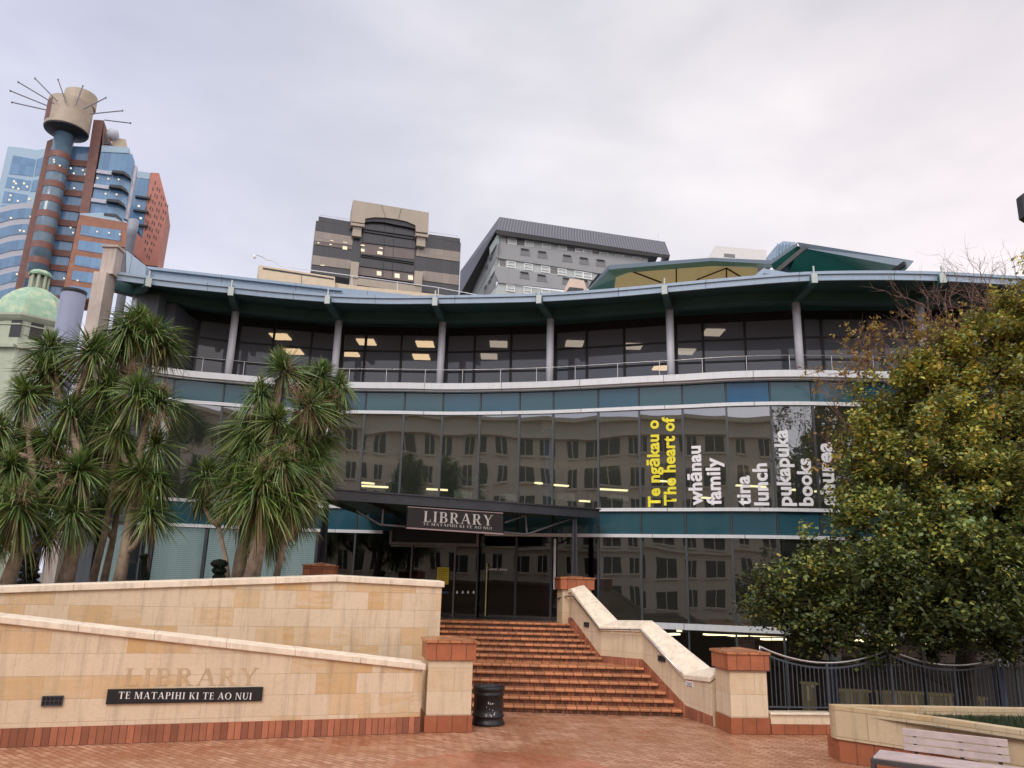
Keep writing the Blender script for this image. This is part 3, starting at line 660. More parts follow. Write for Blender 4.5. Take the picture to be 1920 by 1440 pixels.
# bench
m_slat=M_plain('faded_pink_timber',(.44,.36,.345),.65,var=.15,scale=5,bump=.3,bscale=60)
m_bframe=M_plain('bench_frame',(.05,.045,.05),.5,var=.2)
A=PZ(1691,1365,.80); B=PZ(1889,1387,.80)
if True:
    d=Vector((B.x-A.x,B.y-A.y,0)).normalized(); L=(B-A).length
    PB=Plane(A,B)
    be=thing('park_bench',(A.x,A.y,0),'park bench with pale pinkish slats on a dark frame in front of the planter wall','bench')
    zs=[]
    for k,(yt,yb) in enumerate([(1365,1378),(1380,1392),(1394,1406)]):
        za=PB.sz(1691,yt)[1]; zb_=PB.sz(1691,yb)[1]
        m=MB(); m.pbox(PB,-.0,L,zb_,za,-.03,.012-.006*k); m.build('slat',m_slat,be,bevel=.006)
    zlo=PB.sz(1691,1406)[1]
    for u in (.16,L*.56,L-.12):
        m=MB(); m.pbox(PB,u-.025,u+.025,.0,zlo+.30,-.075,-.032); m.build('leg',m_bframe,be,bevel=.004)
    zseat=.46
    S0=PZ(1634,1415,zseat)
    u0=(Vector((S0.x,S0.y,0))-PB.A).dot(PB.d); o0=(Vector((S0.x,S0.y,0))-PB.A).dot(PB.n)+.02
    m=MB(); m.pbox(PB,u0,L+.3,zseat-.03,zseat,o0-.08,o0+.0)
    for k in range(1,5): m.pbox(PB,u0+.02,L+.3,zseat-.03,zseat-.002,o0+.02+(k-1)*.11,o0+.11+(k-1)*.11)
    m=MB(); m.pbox(PB,u0+.04,L+.3,zseat-.03,zseat,.03,o0+.10); m.build('seat',m_slat,be,bevel=.006)
    m=MB(); m.pbox(PB,u0,L+.32,zseat-.10,zseat-.033,o0-.02,o0+.12); m.pbox(PB,u0,u0+.06,0,zseat-.101,o0-.02,o0+.12); m.pbox(PB,u0,u0+.05,zseat-.10,zseat-.034,o0-.45,o0-.021); m.build('frame',m_bframe,be,bevel=.005)
# ---------------------------------------------------------------- the library
ZA0,ZA1=9.03,9.30; ZB=8.30; ZC=5.08; ZD=4.29
lib=thing('library_building',(0,26,ZE),'curved glass library with teal bands, slim grey columns and a sweeping blue edged roof','building')
m_glmid=M_glass('window_glass',(.66,.72,.62),.18,flat_refl=.05,flat_refl_c=(.3,.34,.28),wob=.016)
m_glup=M_glass('dark_window_glass',(.30,.30,.33),.03,flat_refl=.5,flat_refl_c=(.27,.29,.34),wob=.008)
m_glow=M_glass('lower_window_glass',(.48,.52,.46),.13,flat_refl=.04,flat_refl_c=(.3,.32,.28),wob=.016)
m_gldim=M_glass('entrance_glass',(.34,.36,.34),.05,wob=.012); m_glclear=M_glass('clear_glass',(.86,.93,.92),.02,wob=.01)
def M_spandrel():
    t=NT('teal_spandrel'); oi=t.n('ShaderNodeObjectInfo'); v=t.coord()
    c=t.ramp(oi.outputs['Random'],[(0,(.018,.072,.098)),(.35,(.026,.080,.10)),(.7,(.014,.068,.11)),(1,(.024,.092,.12))])
    c=t.mix(c,(.03,.08,.10),t.math('MULTIPLY',t.noise(v,.8,3),.4))
    return t.pbr(c,.06,0,t.bump(t.noise(v,.4,1),.014,1.0),.5)
m_sp=M_spandrel(); m_spblue=M_plain('blue_spandrel',(.010,.08,.17),.12,var=.12,bump=0,spec=.35)
m_mull=M_plain('mullion_grey',(.05,.055,.062),.4,var=.15,bump=0)
m_ltblue=M_seam('pale_blue_metal',(.27,.36,.46),(.10,.14,.18),2.7,.42)
m_soffit=M_plain('deep_green_soffit',(.020,.068,.066),.5,var=.25,scale=.5,bump=0)
m_soffit2=M_plain('beam_green',(.035,.10,.10),.5,var=.2,scale=.5,bump=0)
m_fin=M_plain('pale_grey_green_finial',(.42,.48,.46),.5,var=.08,bump=0); m_colm=M_plain('grey_column',(.62,.64,.70),.5,var=.08,scale=.7,bump=.05,streak=.2)
m_concrete=M_plain('weathered_concrete',(.45,.39,.35),.8,var=.2,scale=1.2,bump=.35,streak=.6)
m_dgwall=M_plain('dark_grey_cladding',(.075,.085,.10),.5,var=.12,bump=.05,streak=.3)
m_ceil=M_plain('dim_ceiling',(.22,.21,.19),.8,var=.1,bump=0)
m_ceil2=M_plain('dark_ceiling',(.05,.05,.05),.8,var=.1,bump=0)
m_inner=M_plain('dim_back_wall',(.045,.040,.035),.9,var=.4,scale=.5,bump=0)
m_bluecol=M_plain('interior_blue_column',(.05,.08,.22),.5,var=.2,bump=0)
m_light=M_emit('warm_strip_light',(1.0,.80,.48),2.6)
m_panel=M_emit('square_ceiling_light',(1.0,.72,.38),6.0)
m_panel2=M_emit('square_ceiling_light_dim',(1.0,.84,.60),2.6)
# mullion stations (x on the facade)
MX=[-12.35,-11.15,-9.65,-8.6,-7.45,-6.25,-5.0,-3.65,-2.33,-1.04,.29,1.4,2.84,4.1,5.4,6.66,7.93,9.15,10.45,11.7,12.7,13.6,14.5,15.4,16.3]
CURV=[MX[0]-1.15+ (MX[-1]-MX[0]+1.15)*i/150 for i in range(151)]
def path(x0,x1,n,off=0):
    out=[]
    for i in range(n+1):
        x=x0+(x1-x0)*i/n; out.append(fpt(x)+(fn(x)*off if off>-1 else Vector((0,-off,0))))
    return out
def strip(name,x0,x1,z0,z1,th,off,mat,n=90,parent=lib,label=None,smooth=False):
    m=MB(); m.strip(path(x0,x1,n,off),z0,z1,th); return m.build(name,mat,parent,label=label,smooth=smooth)
XL,XR=-13.1,17.2
strip('trim',XL,XR,ZA0+.06,ZA1,.30,.0,m_alu,label='broad white edge band of the balcony'); strip('trim',XL,XR,ZA0,ZA0+.057,.2,0,m_alu)
strip('trim',XL,XR,ZB-.055,ZB+.055,.11,0,m_alu); strip('trim',XL,XR,ZC-.045,ZC+.055,.11,0,m_alu)
for a,b_ in ((XL,-4.1),(-.75,XR)): strip('trim',a,b_,ZD-.05,ZD+.05,.11,0,m_alu,n=50)
strip('trim',2.7,XR,ZE-.11,ZE+.06,.13,0,m_alu,n=50)
def pane(name,i,z0,z1,mat,off=.02,th=.0,inset=.03,label=None):
    a=fpt(MX[i]);b=fpt(MX[i+1]); d=(b-a).normalized(); a=a+d*inset;b=b-d*inset; nn=Vector((d.y,-d.x,0))
    a+=nn*off;b+=nn*off
    m=MB(); m.quad((a.x,a.y,z0),(b.x,b.y,z0),(b.x,b.y,z1),(a.x,a.y,z1),[(0,z0),(1,z0),(1,z1),(0,z1)])
    return m.build(name,mat,lib,label=label)
win={}
for i in range(len(MX)-1):
    bl=(MX[i]>7.9 and MX[i]<8.0)
    bl=(i==15)
    pane('spandrel_panel',i,ZB+.056,ZA0-.001,m_spblue if bl else m_sp,label='brighter blue panel in the teal band' if bl else None)
    pane('spandrel_panel',i,ZD+.051,ZC-.046,m_sp)
    win[i]=pane('window',i,ZC+.056,ZB-.056,m_glmid)
    x=MX[i]
    if x<-6.3: 
        w=pane('window',i,ZE,ZD-.051,m_glclear,label='lower window with pale blinds')
        a=fpt(MX[i]);b=fpt(MX[i+1]); d=(b-a).normalized(); nn=Vector((d.y,-d.x,0)); a=a+d*.06-nn*.18; b=b-d*.06-nn*.18
        m=MB(); m.quad((a.x,a.y,ZE),(b.x,b.y,ZE),(b.x,b.y,ZD-.06),(a.x,a.y,ZD-.06),[(0,ZE),(1,ZE),(1,ZD),(0,ZD)])
        if not bpy.data.materials.get('pale_blind'):
            t=NT('pale_blind'); v=t.coord('UV'); w_=t.n('ShaderNodeTexWave',_bands_direction='Y'); w_.inputs['Scale'].default_value=5.0; t.l(v,w_.inputs['Vector'])
            c=t.mix((.52,.60,.60),(.76,.84,.84),w_.outputs['Fac']); mblind=t.pbr(c,.6,0,None,.3,Emission_Color=(.6,.75,.76,1),Emission_Strength=.14)  # faint glow added to the blinds to lift their brightness
        m.build('blind',bpy.data.materials['pale_blind'],w)
    elif x>=2.8 or x<-6.2 or True:
        if not(-4.9<x<-1.1): pane('window',i,ZE+.0 if x<2.8 else ZE+.06,ZD-.051,m_glow if x>1.5 else m_gldim)
    if x>2.7: pane('window',i,-2.1,ZE-.112,m_glclear)
for i,x in enumerate(MX):
    p=fpt(x); nn=fn(x); d=Vector((-nn.y,nn.x,0))
    def bar(z0,z1,w=.055,o0=-.05,o1=.075):
        m=MB(); c=[p+d*(-w/2)+nn*o1,p+d*(w/2)+nn*o1,p+d*(w/2)+nn*o0,p+d*(-w/2)+nn*o0]
        m.hexa([q+Vector((0,0,z0)) for q in c],[q+Vector((0,0,z1)) for q in c]); m.build('mullion',m_mull,lib)
    bar(ZC+.056,ZB-.056,.06); bar(ZB+.056,ZA0-.002,.03,o1=.04); bar(ZD+.051,ZC-.046,.03,o1=.04)
    if not (-4.5<x<-.9): bar(ZE,ZD-.051,.085 if x<-6 else .06)
    if x>2.7: bar(-2.1,ZE-.112)
# white edge where the lettered glass starts
p=fpt(-6.25)+fn(-6.25)*.08; m=MB(); m.box(p.x-.05,p.y-.03,ZC+.06,p.x+.05,p.y+.05,ZB-.06); m.build('window_edge',m_alu,lib)
# floors, ceilings, inner walls
def slab(name,z0,z1,off,mat,mt_under=None,yb=48):
    m=MB(); P=path(XL,XR,60,-off)
    bot=[(p.x,p.y,z0) for p in P]; top=[(p.x,p.y,z1) for p in P]
    for i in range(len(P)-1):
        a,b=P[i],P[i+1]
        m.quad((a.x,a.y,z0),(a.x,yb,z0),(b.x,yb,z0),(b.x,b.y,z0)); m.quad((a.x,a.y,z1),(b.x,b.y,z1),(b.x,yb,z1),(a.x,yb,z1)); m.quad((a.x,a.y,z0),(b.x,b.y,z0),(b.x,b.y,z1),(a.x,a.y,z1))
    return m.build(name,mat,lib)
slab('floor_slab',ZD+.06,ZC-.06,.10,m_ceil); slab('floor_slab',ZB+.06,ZA0-.02,.10,m_ceil); slab('floor_slab',ZE-.2,ZE-.12,.10,m_ceil2); slab('floor_slab',-2.4,-2.2,.1,m_ceil2)
slab('balcony_floor',ZA0+.06,ZA0+.12,.005,m_charcoal)
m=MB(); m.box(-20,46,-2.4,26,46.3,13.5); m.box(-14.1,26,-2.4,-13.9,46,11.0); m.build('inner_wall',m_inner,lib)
m=MB()
for z0,z1 in ((ZE,ZD),(ZC,ZB)):
    for k in range(10):
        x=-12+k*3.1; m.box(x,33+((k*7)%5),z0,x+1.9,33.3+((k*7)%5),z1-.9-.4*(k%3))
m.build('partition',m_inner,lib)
# interior columns
for px,py,Yo,z0,z1 in [(1027,850,1.3,ZC,ZB),(1497,850,1.2,ZC,ZB),(1445,900,3.2,ZC,ZB),(1123,1040,1.0,ZE,ZD),(1480,1100,1.1,ZE,ZD),(600,1040,1.2,ZE,ZD),(1027,1040,1.4,ZE,ZD),(1560,1260,1.0,-2.2,ZE-.5),(1870,1260,1.0,-2.2,ZE-.5)]:
    q=PY(px,py,25); x=q.x; y=fy(min(x,14))+Yo; x=PY(px,py,y).x
    m=MB(); m.lathe((x,y,z0),[(.15,0),(.15,z1-z0-.35)],20); c=m.build('interior_column',m_bluecol,lib,smooth=True)
    m=MB(); m.box(x-.22,y-.22,z1-.35,x+.22,y+.22,z1-.01); m.build('capital',m_alu,c)
# interior strip lights, seen through the glass
def striplight(px,py,w,Y,h=.07,mat=m_light):
    a=PY(px-w/2,py,Y); b=PY(px+w/2,py+w*.03,Y+.3); m=MB(); m.beam((a.x,a.y,a.z),(b.x,b.y,a.z),.22,h); return m.build('strip_light',mat,lib)
for px,py,w in [(703,911,50),(652,908,28),(828,917,56),(1010,905,10),(1050,909,30),(1000,931,32),(1103,939,32),(1150,917,52),(1243,901,34),(1333,933,34),(1410,910,58),(1497,918,24),(1538,921,16),(690,905,22)]:
    striplight(px,py,w,37)
for px,py,w,Y in [(1293,1181,50,23.9),(1345,1188,46,24.0),(1383,1190,30,24.2),(1440,1190,60,23.9),(1450,1197,40,24.1),(1262,1188,16,24.2),(1520,1193,20,24),(1616,1200,18,23.8),(1666,1208,14,23.9),(1755,1205,30,22.8),(1790,1201,30,22.6),(1838,1203,34,22.3)]:
    striplight(px,py+1.5,w,Y,.05)
# square panels in the upper ceiling
ZU=12.1
for k,(px,py,dim) in enumerate([(526,631,0),(551,659,0),(687,641,0),(657,663,0),(797,645,0),(790,669,0),(935,645,1),(917,668,1),(1077,644,1),(1187,649,1),(1285,659,1),(1337,623,1),(1240,689,0)]):
    q=PZ(px,py,ZU-.03); m=MB(); s=.35
    m.box(q.x-s,q.y-s*1.1,ZU-.06,q.x+s,q.y+s*1.1,ZU-.02); m.build('ceiling_light',m_panel2 if dim else m_panel,lib)
# handrail truss and hanging sail in the middle floor
m=MB()
for (a,b_,r) in [((672,837),(975,868),.05),((672,846),(985,874),.04),((775,856),(748,902),.035),((786,858),(765,900),.035),((672,852),(720,846),.03),((1120,880),(1230,862),.03),((1125,900),(1180,870),.03)]:
    m.tube([PY(a[0],a[1],29.5),PY(b_[0],b_[1],30.5)],r,6)
m.build('roof_truss',m_alu,lib)
m=MB(); S=[PY(859,888,30),PY(868,893,30),PY(878,894,30),PY(888,893,30),PY(895,889,30)]
for a,b_ in zip(S,S[1:]): m.quad(a,b_,b_+Vector((.1,.3,-.14)),a+Vector((.1,.3,-.14)))
m.build('hanging_sail',M_plain('pale_green_sail',(.35,.62,.42),.6,bump=0),lib)
# white shelf fronts on the middle floor
m_shelf=M_plain('white_shelf',(.55,.55,.56),.6,var=.2,scale=8,bump=0)
for (x0,y0,x1,y1) in [(864,919,874,934),(876,921,885,936),(950,926,962,936),(963,926,974,940),(1058,924,1068,938),(1070,924,1078,940),(1150,927,1166,938),(1168,929,1178,940),(1440,925,1452,936),(1390,925,1402,938)]:
    p=Plane(PY(x0,930,28.5),PY(x1,931,28.8)); m=MB(); m.rect(p,x0,y0,x1,y1,-.3,0); 
    m.build('bookshelf',m_shelf,lib)
# low shelves with books in the sunken floor
def M_books():
    t=NT('book_spines'); v=t.coord('Object',scale=(14,1,2.6)); n=t.n('ShaderNodeTexWhiteNoise',_noise_dimensions='3D')
    fl=t.n('ShaderNodeVectorMath',_operation='FLOOR'); t.l(v,fl.inputs[0]); t.l(fl.outputs[0],n.inputs['Vector'])
    c=t.ramp(n.outputs['Value'],[(0,(.02,.02,.03)),(.4,(.06,.05,.04)),(.62,(.3,.2,.1)),(.8,(.12,.15,.2)),(.93,(.5,.45,.35)),(1,(.6,.6,.6))])
    return t.pbr(c,.7,0,None,.3,Emission_Color=(.6,.42,.2,1),Emission_Strength=.10)  # glow added to the spines in place of room light
m_books=M_books()
for k,(x0,y0,x1,y1) in enumerate([(1504,1283,1532,1340),(1562,1296,1632,1340),(1650,1300,1735,1345),(1742,1304,1790,1345),(1800,1310,1850,1345)]):
    Y=24.6-.5*k; p=Plane(PY(x0,1300,Y),PY(x1,1302,Y-.1)); m=MB(); m.rect(p,x0,y0,x1,y1,-.3,0); o=m.build('bookshelf',m_books,lib)
    m=MB(); a=p.sz(x0,y0); b_=p.sz(x1,y0); m.pbox(p,a[0]-.03,b_[0]+.03,a[1]+.002,a[1]+.05,-.32,.03); m.build('shelf_top',M_emit('glowing_wood',(.5,.36,.16),.22) if not bpy.data.materials.get('glowing_wood') else bpy.data.materials['glowing_wood'],o)  # glow added to the shelf tops, which hold no lamp
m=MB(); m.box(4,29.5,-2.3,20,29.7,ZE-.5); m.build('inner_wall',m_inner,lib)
# ---- upper storey
def upt(px,off): # facade point seen at px at balcony level
    lo,hi=-15,17
    for _ in range(40):
        mid=(lo+hi)/2; q=fpt(mid)-fn(mid)*off; 
        r=ray(px,700); 
        if q.x/q.y>r[0]/r[1]: hi=mid
        else: lo=mid
    return mid
COLX=[(243,640),(434,650),(631,655),(827,665),(1031,665),(1257,650),(1497,640),(1729,620),(1960,600)]
bx=[]
for px,py in COLX:
    lo,hi=-15,17.4
    r=ray(px,py)
    for _ in range(40):
        mid=(lo+hi)/2; q=fpt(mid)-fn(mid)*.25
        if q.x/q.y>r[0]/r[1]: hi=mid
        else: lo=mid
    bx.append(mid)
ZCT=PY(1031,598,fy(bx[4])+.25).z   # column tops
ZCT=11.66
ZRb=11.70; ZRt=ZRb+.25
_E=[(190,521),(217,525),(320,538),(427,549),(520,558.5),(626,566.5),(720,569.5),(819,569),(920,567.5),(1020,564.8),(1130,558),(1247,548),(1370,537),(1504,527),(1630,524.5),(1749,526),(1898,534),(2050,545)]
_RE=[PZ(x,y,ZRb) for x,y in _E]
def redge(x,o=0,z=None):
    P=_RE
    for i in range(len(P)-1):
        if P[i].x<=x<=P[i+1].x or (i==0 and x<P[0].x) or (i==len(P)-2):
            p0=P[max(i-1,0)];p1=P[i];p2=P[i+1];p3=P[min(i+2,len(P)-1)]
            h=p2.x-p1.x; t=(x-p1.x)/h
            m1=(p2.y-p0.y)/(p2.x-p0.x)*h; m2=(p3.y-p1.y)/(p3.x-p1.x)*h
            if t<0 or t>1: y=p1.y+(p2.y-p1.y)*t; 
            else: y=(2*t**3-3*t*t+1)*p1.y+(t**3-2*t*t+t)*m1+(-2*t**3+3*t*t)*p2.y+(t**3-t*t)*m2
            break
    return Vector((x,y-o,0))
RXL=_RE[1].x; RXR=15.6
def rpath(n,o=0,x0=None,x1=None): 
    x0=RXL if x0 is None else x0; x1=RXR if x1 is None else x1
    return [redge(x0+(x1-x0)*i/n,o) for i in range(n+1)]
for x in bx[:8]:
    q=fpt(x)-fn(x)*.25; m=MB(); m.lathe((q.x,q.y,ZA1-.1),[(.125,0),(.125,ZCT-ZA1+.12)],24); m.build('column',m_colm,lib,smooth=True)
# ring beam
strip('ring_beam',XL,XR,ZCT,ZCT+.42,.34,-.42,m_soffit2)
def ribbon(name,A,z0,B,z1,mat):
    m=MB(); n=len(A)-1
    for i in range(n): m.quad((A[i].x,A[i].y,z0),(A[i+1].x,A[i+1].y,z0),(B[i+1].x,B[i+1].y,z1),(B[i].x,B[i].y,z1))
    return m.build(name,mat,lib)
NR=110
ribbon('soffit',path(RXL,RXR,NR,-.07),ZCT+.30,rpath(NR,-.03),ZRb+.02,m_soffit)
ribbon('soffit',path(XL,XR,NR,-.43),ZCT+.40,path(XL,XR,NR,-2.2),ZCT+.34,m_soffit2)
def rstrip(name,z0,z1,o,th,mat):
    m=MB(); m.strip(rpath(NR,o),z0,z1,th); return m.build(name,mat,lib)
rstrip('fascia',ZRb,ZRt,-.06,.06,m_ltblue); rstrip('gutter_lip',ZRt-.07,ZRt+.02,.003,.05,m_ltblue)
ribbon('roof',rpath(NR,-.05),ZRt-.02,path(RXL,RXR,NR,-4),ZRt+.75,m_ltblue)
ribbon('roof',path(RXL,RXR,NR,-4),ZRt+.75,path(RXL,RXR,NR,-16),ZRt+1.0,m_ltblue)
# brackets under the roof with little pale finials
for x in bx[:8]:
    nn=fn(x); d=Vector((-nn.y,nn.x,0)); p0=fpt(x)-nn*.1
    # direction of the bracket follows the facade normal out to the roof edge
    L_=0
    for k in range(60):
        q=p0+nn*(k*.05)
        if q.y<redge(q.x).y: break
    p1=q+nn*.10
    m=MB(); w=.13
    bt=[p0-d*w+Vector((0,0,ZCT)),p0+d*w+Vector((0,0,ZCT)),p1+d*w*.7+Vector((0,0,ZRb-.12)),p1-d*w*.7+Vector((0,0,ZRb-.12))]
    tp=[v+Vector((0,0,.34 if i<2 else .22)) for i,v in enumerate(bt)]
    m.hexa(bt,tp); b_=m.build('bracket',m_soffit2,lib)
    m=MB(); q=p1+nn*.01; w=.085
    c=[q-d*w,q+d*w,q+d*w+nn*.05,q-d*w+nn*.05]
    m.hexa([v+Vector((0,0,ZRb-.13)) for v in c],[v+Vector((0,0,ZRb+.16)) for v in c]); m.beam(q+Vector((0,0,ZRb+.161)),q+Vector((0,0,ZRt+.16)),.04,.04,up=Vector((1,0,0))); m.build('finial',m_fin,b_)
# upper glazing, one window per bay with its frame
UG=[(243,[283,368]),(434,[511,583]),(631,[685,753]),(827,[891,959]),(1031,[1101,1171]),(1257,[1319,1399]),(1497,[1542,1624]),(1729,[1800,1880])]
ZG1=ZCT+.36; OFG=1.9
def gp(px,py=660):
    r=ray(px,py); lo,hi=-15.5,17.4
    for _ in range(40):
        mid=(lo+hi)/2; q=fpt(mid)-fn(mid)*OFG
        if q.x/q.y>r[0]/r[1]: hi=mid
        else: lo=mid
    return fpt(mid)-fn(mid)*OFG
ed=[c[0] for c in COLX]
for k,(pc,mid) in enumerate(UG):
    a=gp(ed[k]+12); b_=gp(ed[k+1]-(4))
    pl=Plane(a,b_); L=pl.L
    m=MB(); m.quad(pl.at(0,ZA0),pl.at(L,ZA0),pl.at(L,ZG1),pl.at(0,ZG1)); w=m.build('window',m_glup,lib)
    m=MB()
    us=[0]+[max(.3,min(L-.3,(gp(x)-a).dot(pl.d))) for x in mid]+[L]
    for u in us: m.pbox(pl,u-.04,u+.04,ZA0,ZG1,-.06,.05)
    h=ZG1-ZA0
    for z in (ZG1-.30,PY(900,660,27.4).z,PY(900,697.5,27.4).z):
        for u0_,u1_ in zip(us,us[1:]): m.pbox(pl,u0_+.041,u1_-.041,z-.03,z+.03,-.05,.04)
    m.build('frame',m_black,w)
    m=MB(); m.pbox(pl,0.04,L-.04,ZG1-.27,ZG1,.001,.02); m.build('top_panel',m_black,w)
    if k<7:
        c=gp(ed[k+1]+12); p2=Plane(b_,c); m=MB(); m.pbox(p2,.0,p2.L,ZA0,ZG1,-.2,-.05); m.build('pier',m_black,lib)
ribbon('upper_ceiling',path(XL,XR,60,-2.0),ZU,path(XL,XR,60,-20),ZU,m_ceil2)
# railing on the balcony edge
b=MB(); P=path(XL,XR,100,.12); b.tube([(p.x,p.y,ZA1+.52) for p in P],.009,8); h=b.build('balcony_rail',m_steel,lib,smooth=True)
for i in range(0,23):
    x=MX[i]*.5+MX[min(i+1,23)]*.5; q=fpt(x)+fn(x)*.12; b=MB(); b.beam((q.x,q.y,ZA1),(q.x,q.y,ZA1+.51),.018,.012,up=Vector((1,0,0))); b.build('rail_post',m_steel,h)
# ---- left end: concrete column, dark wall, roof blocks
Q=PY(200,560,22.6); xq=Q.x
m=MB(); zt_=PY(205,512,22.4).z; m.box(xq-.36,22.3,0,xq+.03,22.9,zt_); m.build('end_column',m_concrete,lib)
zt2=PY(205,463,22.6).z; m=MB(); m.box(xq-.28,22.45,zt_+.004,xq+.14,22.85,zt2-.08); m.box(xq-.33,22.40,zt2-.078,xq+.19,22.9,zt2); m.build('column_head',m_concrete,lib)
m=MB(); m.box(xq+.3,23.9,ZD,xq+1.0,24.4,ZRb); m.build('end_wall',m_dgwall,lib)
m=MB(); m.box(xq+.06,24.5,1.2,xq+1.3,30,ZRb-.1); m.build('end_wall',m_dgwall,lib)
m=MB(); m.box(-13.6,24.6,1.2,-12.9,25.2,ZB); m.build('end_wall',m_dgwall,lib)
pR=Plane((-16,24.6),(-9,25.4))
m=MB(); m.prism(pR,[(213,524),(215,463),(236,466),(236,524)],-1.5,0); m.build('roof_block',m_dgwall,lib)
m=MB(); m.prism(pR,[(236.5,524),(236.5,469),(274,499),(272,524)],-1.5,.05); m.build('roof_block',m_ltblue,lib)
pR2=Plane(PY(272,500,26.5),PZ(760,551,PY(272,500,26.5).z))
m=MB(); m.prism(pR2,[(272,530),(274,499),(640,540),(772,553),(772,575),(272,560)],-3,0); m.build('roof_edge',m_ltblue,lib)
m=MB(); m.prism(pR2,[(274,499),(274,504),(640,545),(640,540)],.005,.12); m.build('roof_lip',m_ltblue,lib)
# small gable in the roof
pG=Plane(PY(1408,519,25.5),PY(1505,519,25.0)); m=MB(); m.prism(pG,[(1406,524),(1431,503),(1500,515),(1506,524)],-1.2,0); g=m.build('roof_gable',m_ltblue,lib)
m=MB(); m.prism(pG,[(1424,519),(1432,512),(1446,514),(1446,520)],.002,.02); m.build('vent',m_dgwall,g)
# ---- glazed pavilion roof at the back
m_pale=M_plain('glowing_ochre_clerestory',(.70,.56,.32),.5,var=.08,bump=0); _p=[n for n in m_pale.node_tree.nodes if n.type=='BSDF_PRINCIPLED'][0]; _p.inputs['Emission Color'].default_value=(.9,.6,.25,1); _p.inputs['Emission Strength'].default_value=.22; m_green=M_plain('green_underside',(.03,.26,.20),.5,var=.15,scale=.4,bump=0)  # clerestory wall glows in place of light from inside the pavilion
FE=[(1103,541,38),(1142,497,33),(1335,483,33),(1446,488,33),(1495,454,33)]
fr=[PY(*p) for p in FE]; lo=[PY(x,y+h,Y) for (x,y,Y),h in zip(FE,[3,8,6,7,7])]
bk=[PY(1165,560,42),PY(1178,512,37),PY(1335,500,37),PY(1452,502,37),PY(1520,468,37)]
m=MB()
for i in range(4): m.quad(lo[i],lo[i+1],fr[i+1],fr[i])
m.build('pavilion_fascia',m_ltblue,lib)
m=MB()
for i in range(4): m.quad(lo[i],lo[i+1],bk[i+1],bk[i])
m.build('pavilion_soffit',m_green,lib)
bkr=[PY(x,y+1.2,Y+4) for x,y,Y in FE]
m=MB()
for i in range(4): m.quad(fr[i],fr[i+1],bkr[i+1],bkr[i])
m.build('pavilion_roof',m_ltblue,lib)
pW=Plane(PY(1140,530,36.6),PY(1420,530,36.4))
m=MB(); m.prism(pW,[(1150,560),(1155,520),(1180,511),(1335,499),(1420,502),(1430,560)],-.2,0); m.build('clerestory',m_pale,lib)
for (a,b_) in [((1182,508),(1240,530)),((1268,500),(1268,535)),((1306,525),(1362,503)),((1362,503),(1362,528)),((1362,503),(1390,520))]:
    m=MB(); m.beam(pW.p(*a,.03),pW.p(*b_,.03),.05,.10,up=Vector((0,1,0))); m.build('brace',m_black,lib)
# raised wing of the pavilion roof
A1=PY(1495,454,33);A2=PY(1714,489,30.5);A1b=PY(1500,464,33);A2b=PY(1703,502,30.5)
m=MB(); m.quad(A1b,A2b,A2,A1); m.quad(A1,A2,PY(1708,491,34.5),PY(1497,456,37)); m.build('pavilion_wing',m_ltblue,lib)
m=MB(); m.quad(A1b,A2b,PY(1670,530,34.5),PY(1470,530,36)); m.build('pavilion_soffit',m_green,lib)
m=MB(); m.quad(lo[3],lo[4],PY(1520,470,34.4),PY(1450,506,34.4)); m.build('pavilion_soffit',m_green,lib)
m=MB(); m.beam(PY(1512,462,32.6),PY(1457,508,33.2),.10,.2); m.build('brace',m_black,lib)
m=MB(); m.beam(PY(1697,494,30.4),PY(1660,520,31.5),.12,.2); m.build('brace',m_black,lib)
m=MB(); m.poly([PY(1440,530,34.9),PY(1640,530,34.9),PY(1640,500,34.9),PY(1488,472,34.9),PY(1455,500,34.9)]); m.build('pavilion_end',M_plain('blue_grey_panel',(.12,.2,.26),.5,bump=0),lib)
pV=Plane(PY(1450,480,37),PY(1500,480,37)); m=MB(); m.prism(pV,[(1450,484),(1454,462),(1468,452),(1492,454),(1460,484)],-1.5,0)
for k in range(5):
    x=1457+k*6; m.prism(pV,[(x,480-k*4),(x+1,456-k*.3),(x+2.4,456-k*.3),(x+1.4,480-k*4)],.01,.12)
m.build('roof_vent_hood',m_ltblue,lib)
# ---- writing on the glass
m_yel=M_plain('yellow_vinyl',(.75,.66,.02),.5,var=.03,bump=0); m_wv=M_plain('white_vinyl',(.72,.72,.74),.5,var=.03,bump=0)
def vert_text(body,i,pxb,pyb,pyt,pxbase,mat,parent):
    """writing running upwards: baseline at pxbase side, from pyb (start) to pyt"""
    a=fpt(MX[i]);b_=fpt(MX[i+1]); pl=Plane(a,b_)
    u,z=pl.sz(pxbase,pyb); z1=pl.sz(pxbase,pyt)[1]
    o=text_mesh(body,1.0,mat,'lettering',(0,0,0),(1,0,0),(0,1,0),bold=.034,depth=.0,spacing=1.04)
    me=o.data; xs=[v.co.x for v in me.vertices]; x0,x1=min(xs),max(xs); k=(z1-z)/(x1-x0)
    cap=k*1.0
    for v in me.vertices:
        s_=(v.co.x-x0)*k; t_2=v.co.y*k*VS
        v.co=pl.at(u-t_2,z+s_,.045+v.co.z)
    adopt(o,win[parent]); return o
VS=1.0
i_=13
vert_text('Te ngākau o',13,0,951,788,1238,m_yel,13)
vert_text('The heart of',13,0,948,782,1268,m_yel,13)
vert_text('whānau',14,0,948,836,1317,m_wv,14)
vert_text('family',14,0,947,858,1352,m_wv,14)
vert_text('tina',15,0,948,892,1407,m_wv,15)
vert_text('lunch',15,0,948,869,1441,m_wv,15)
vert_text('pukapuka',16,0,949,806,1484,m_wv,16)
vert_text('books',16,0,949,860,1524,m_wv,16)
vert_text('ahurea',17,0,948,830,1566,m_wv,17)
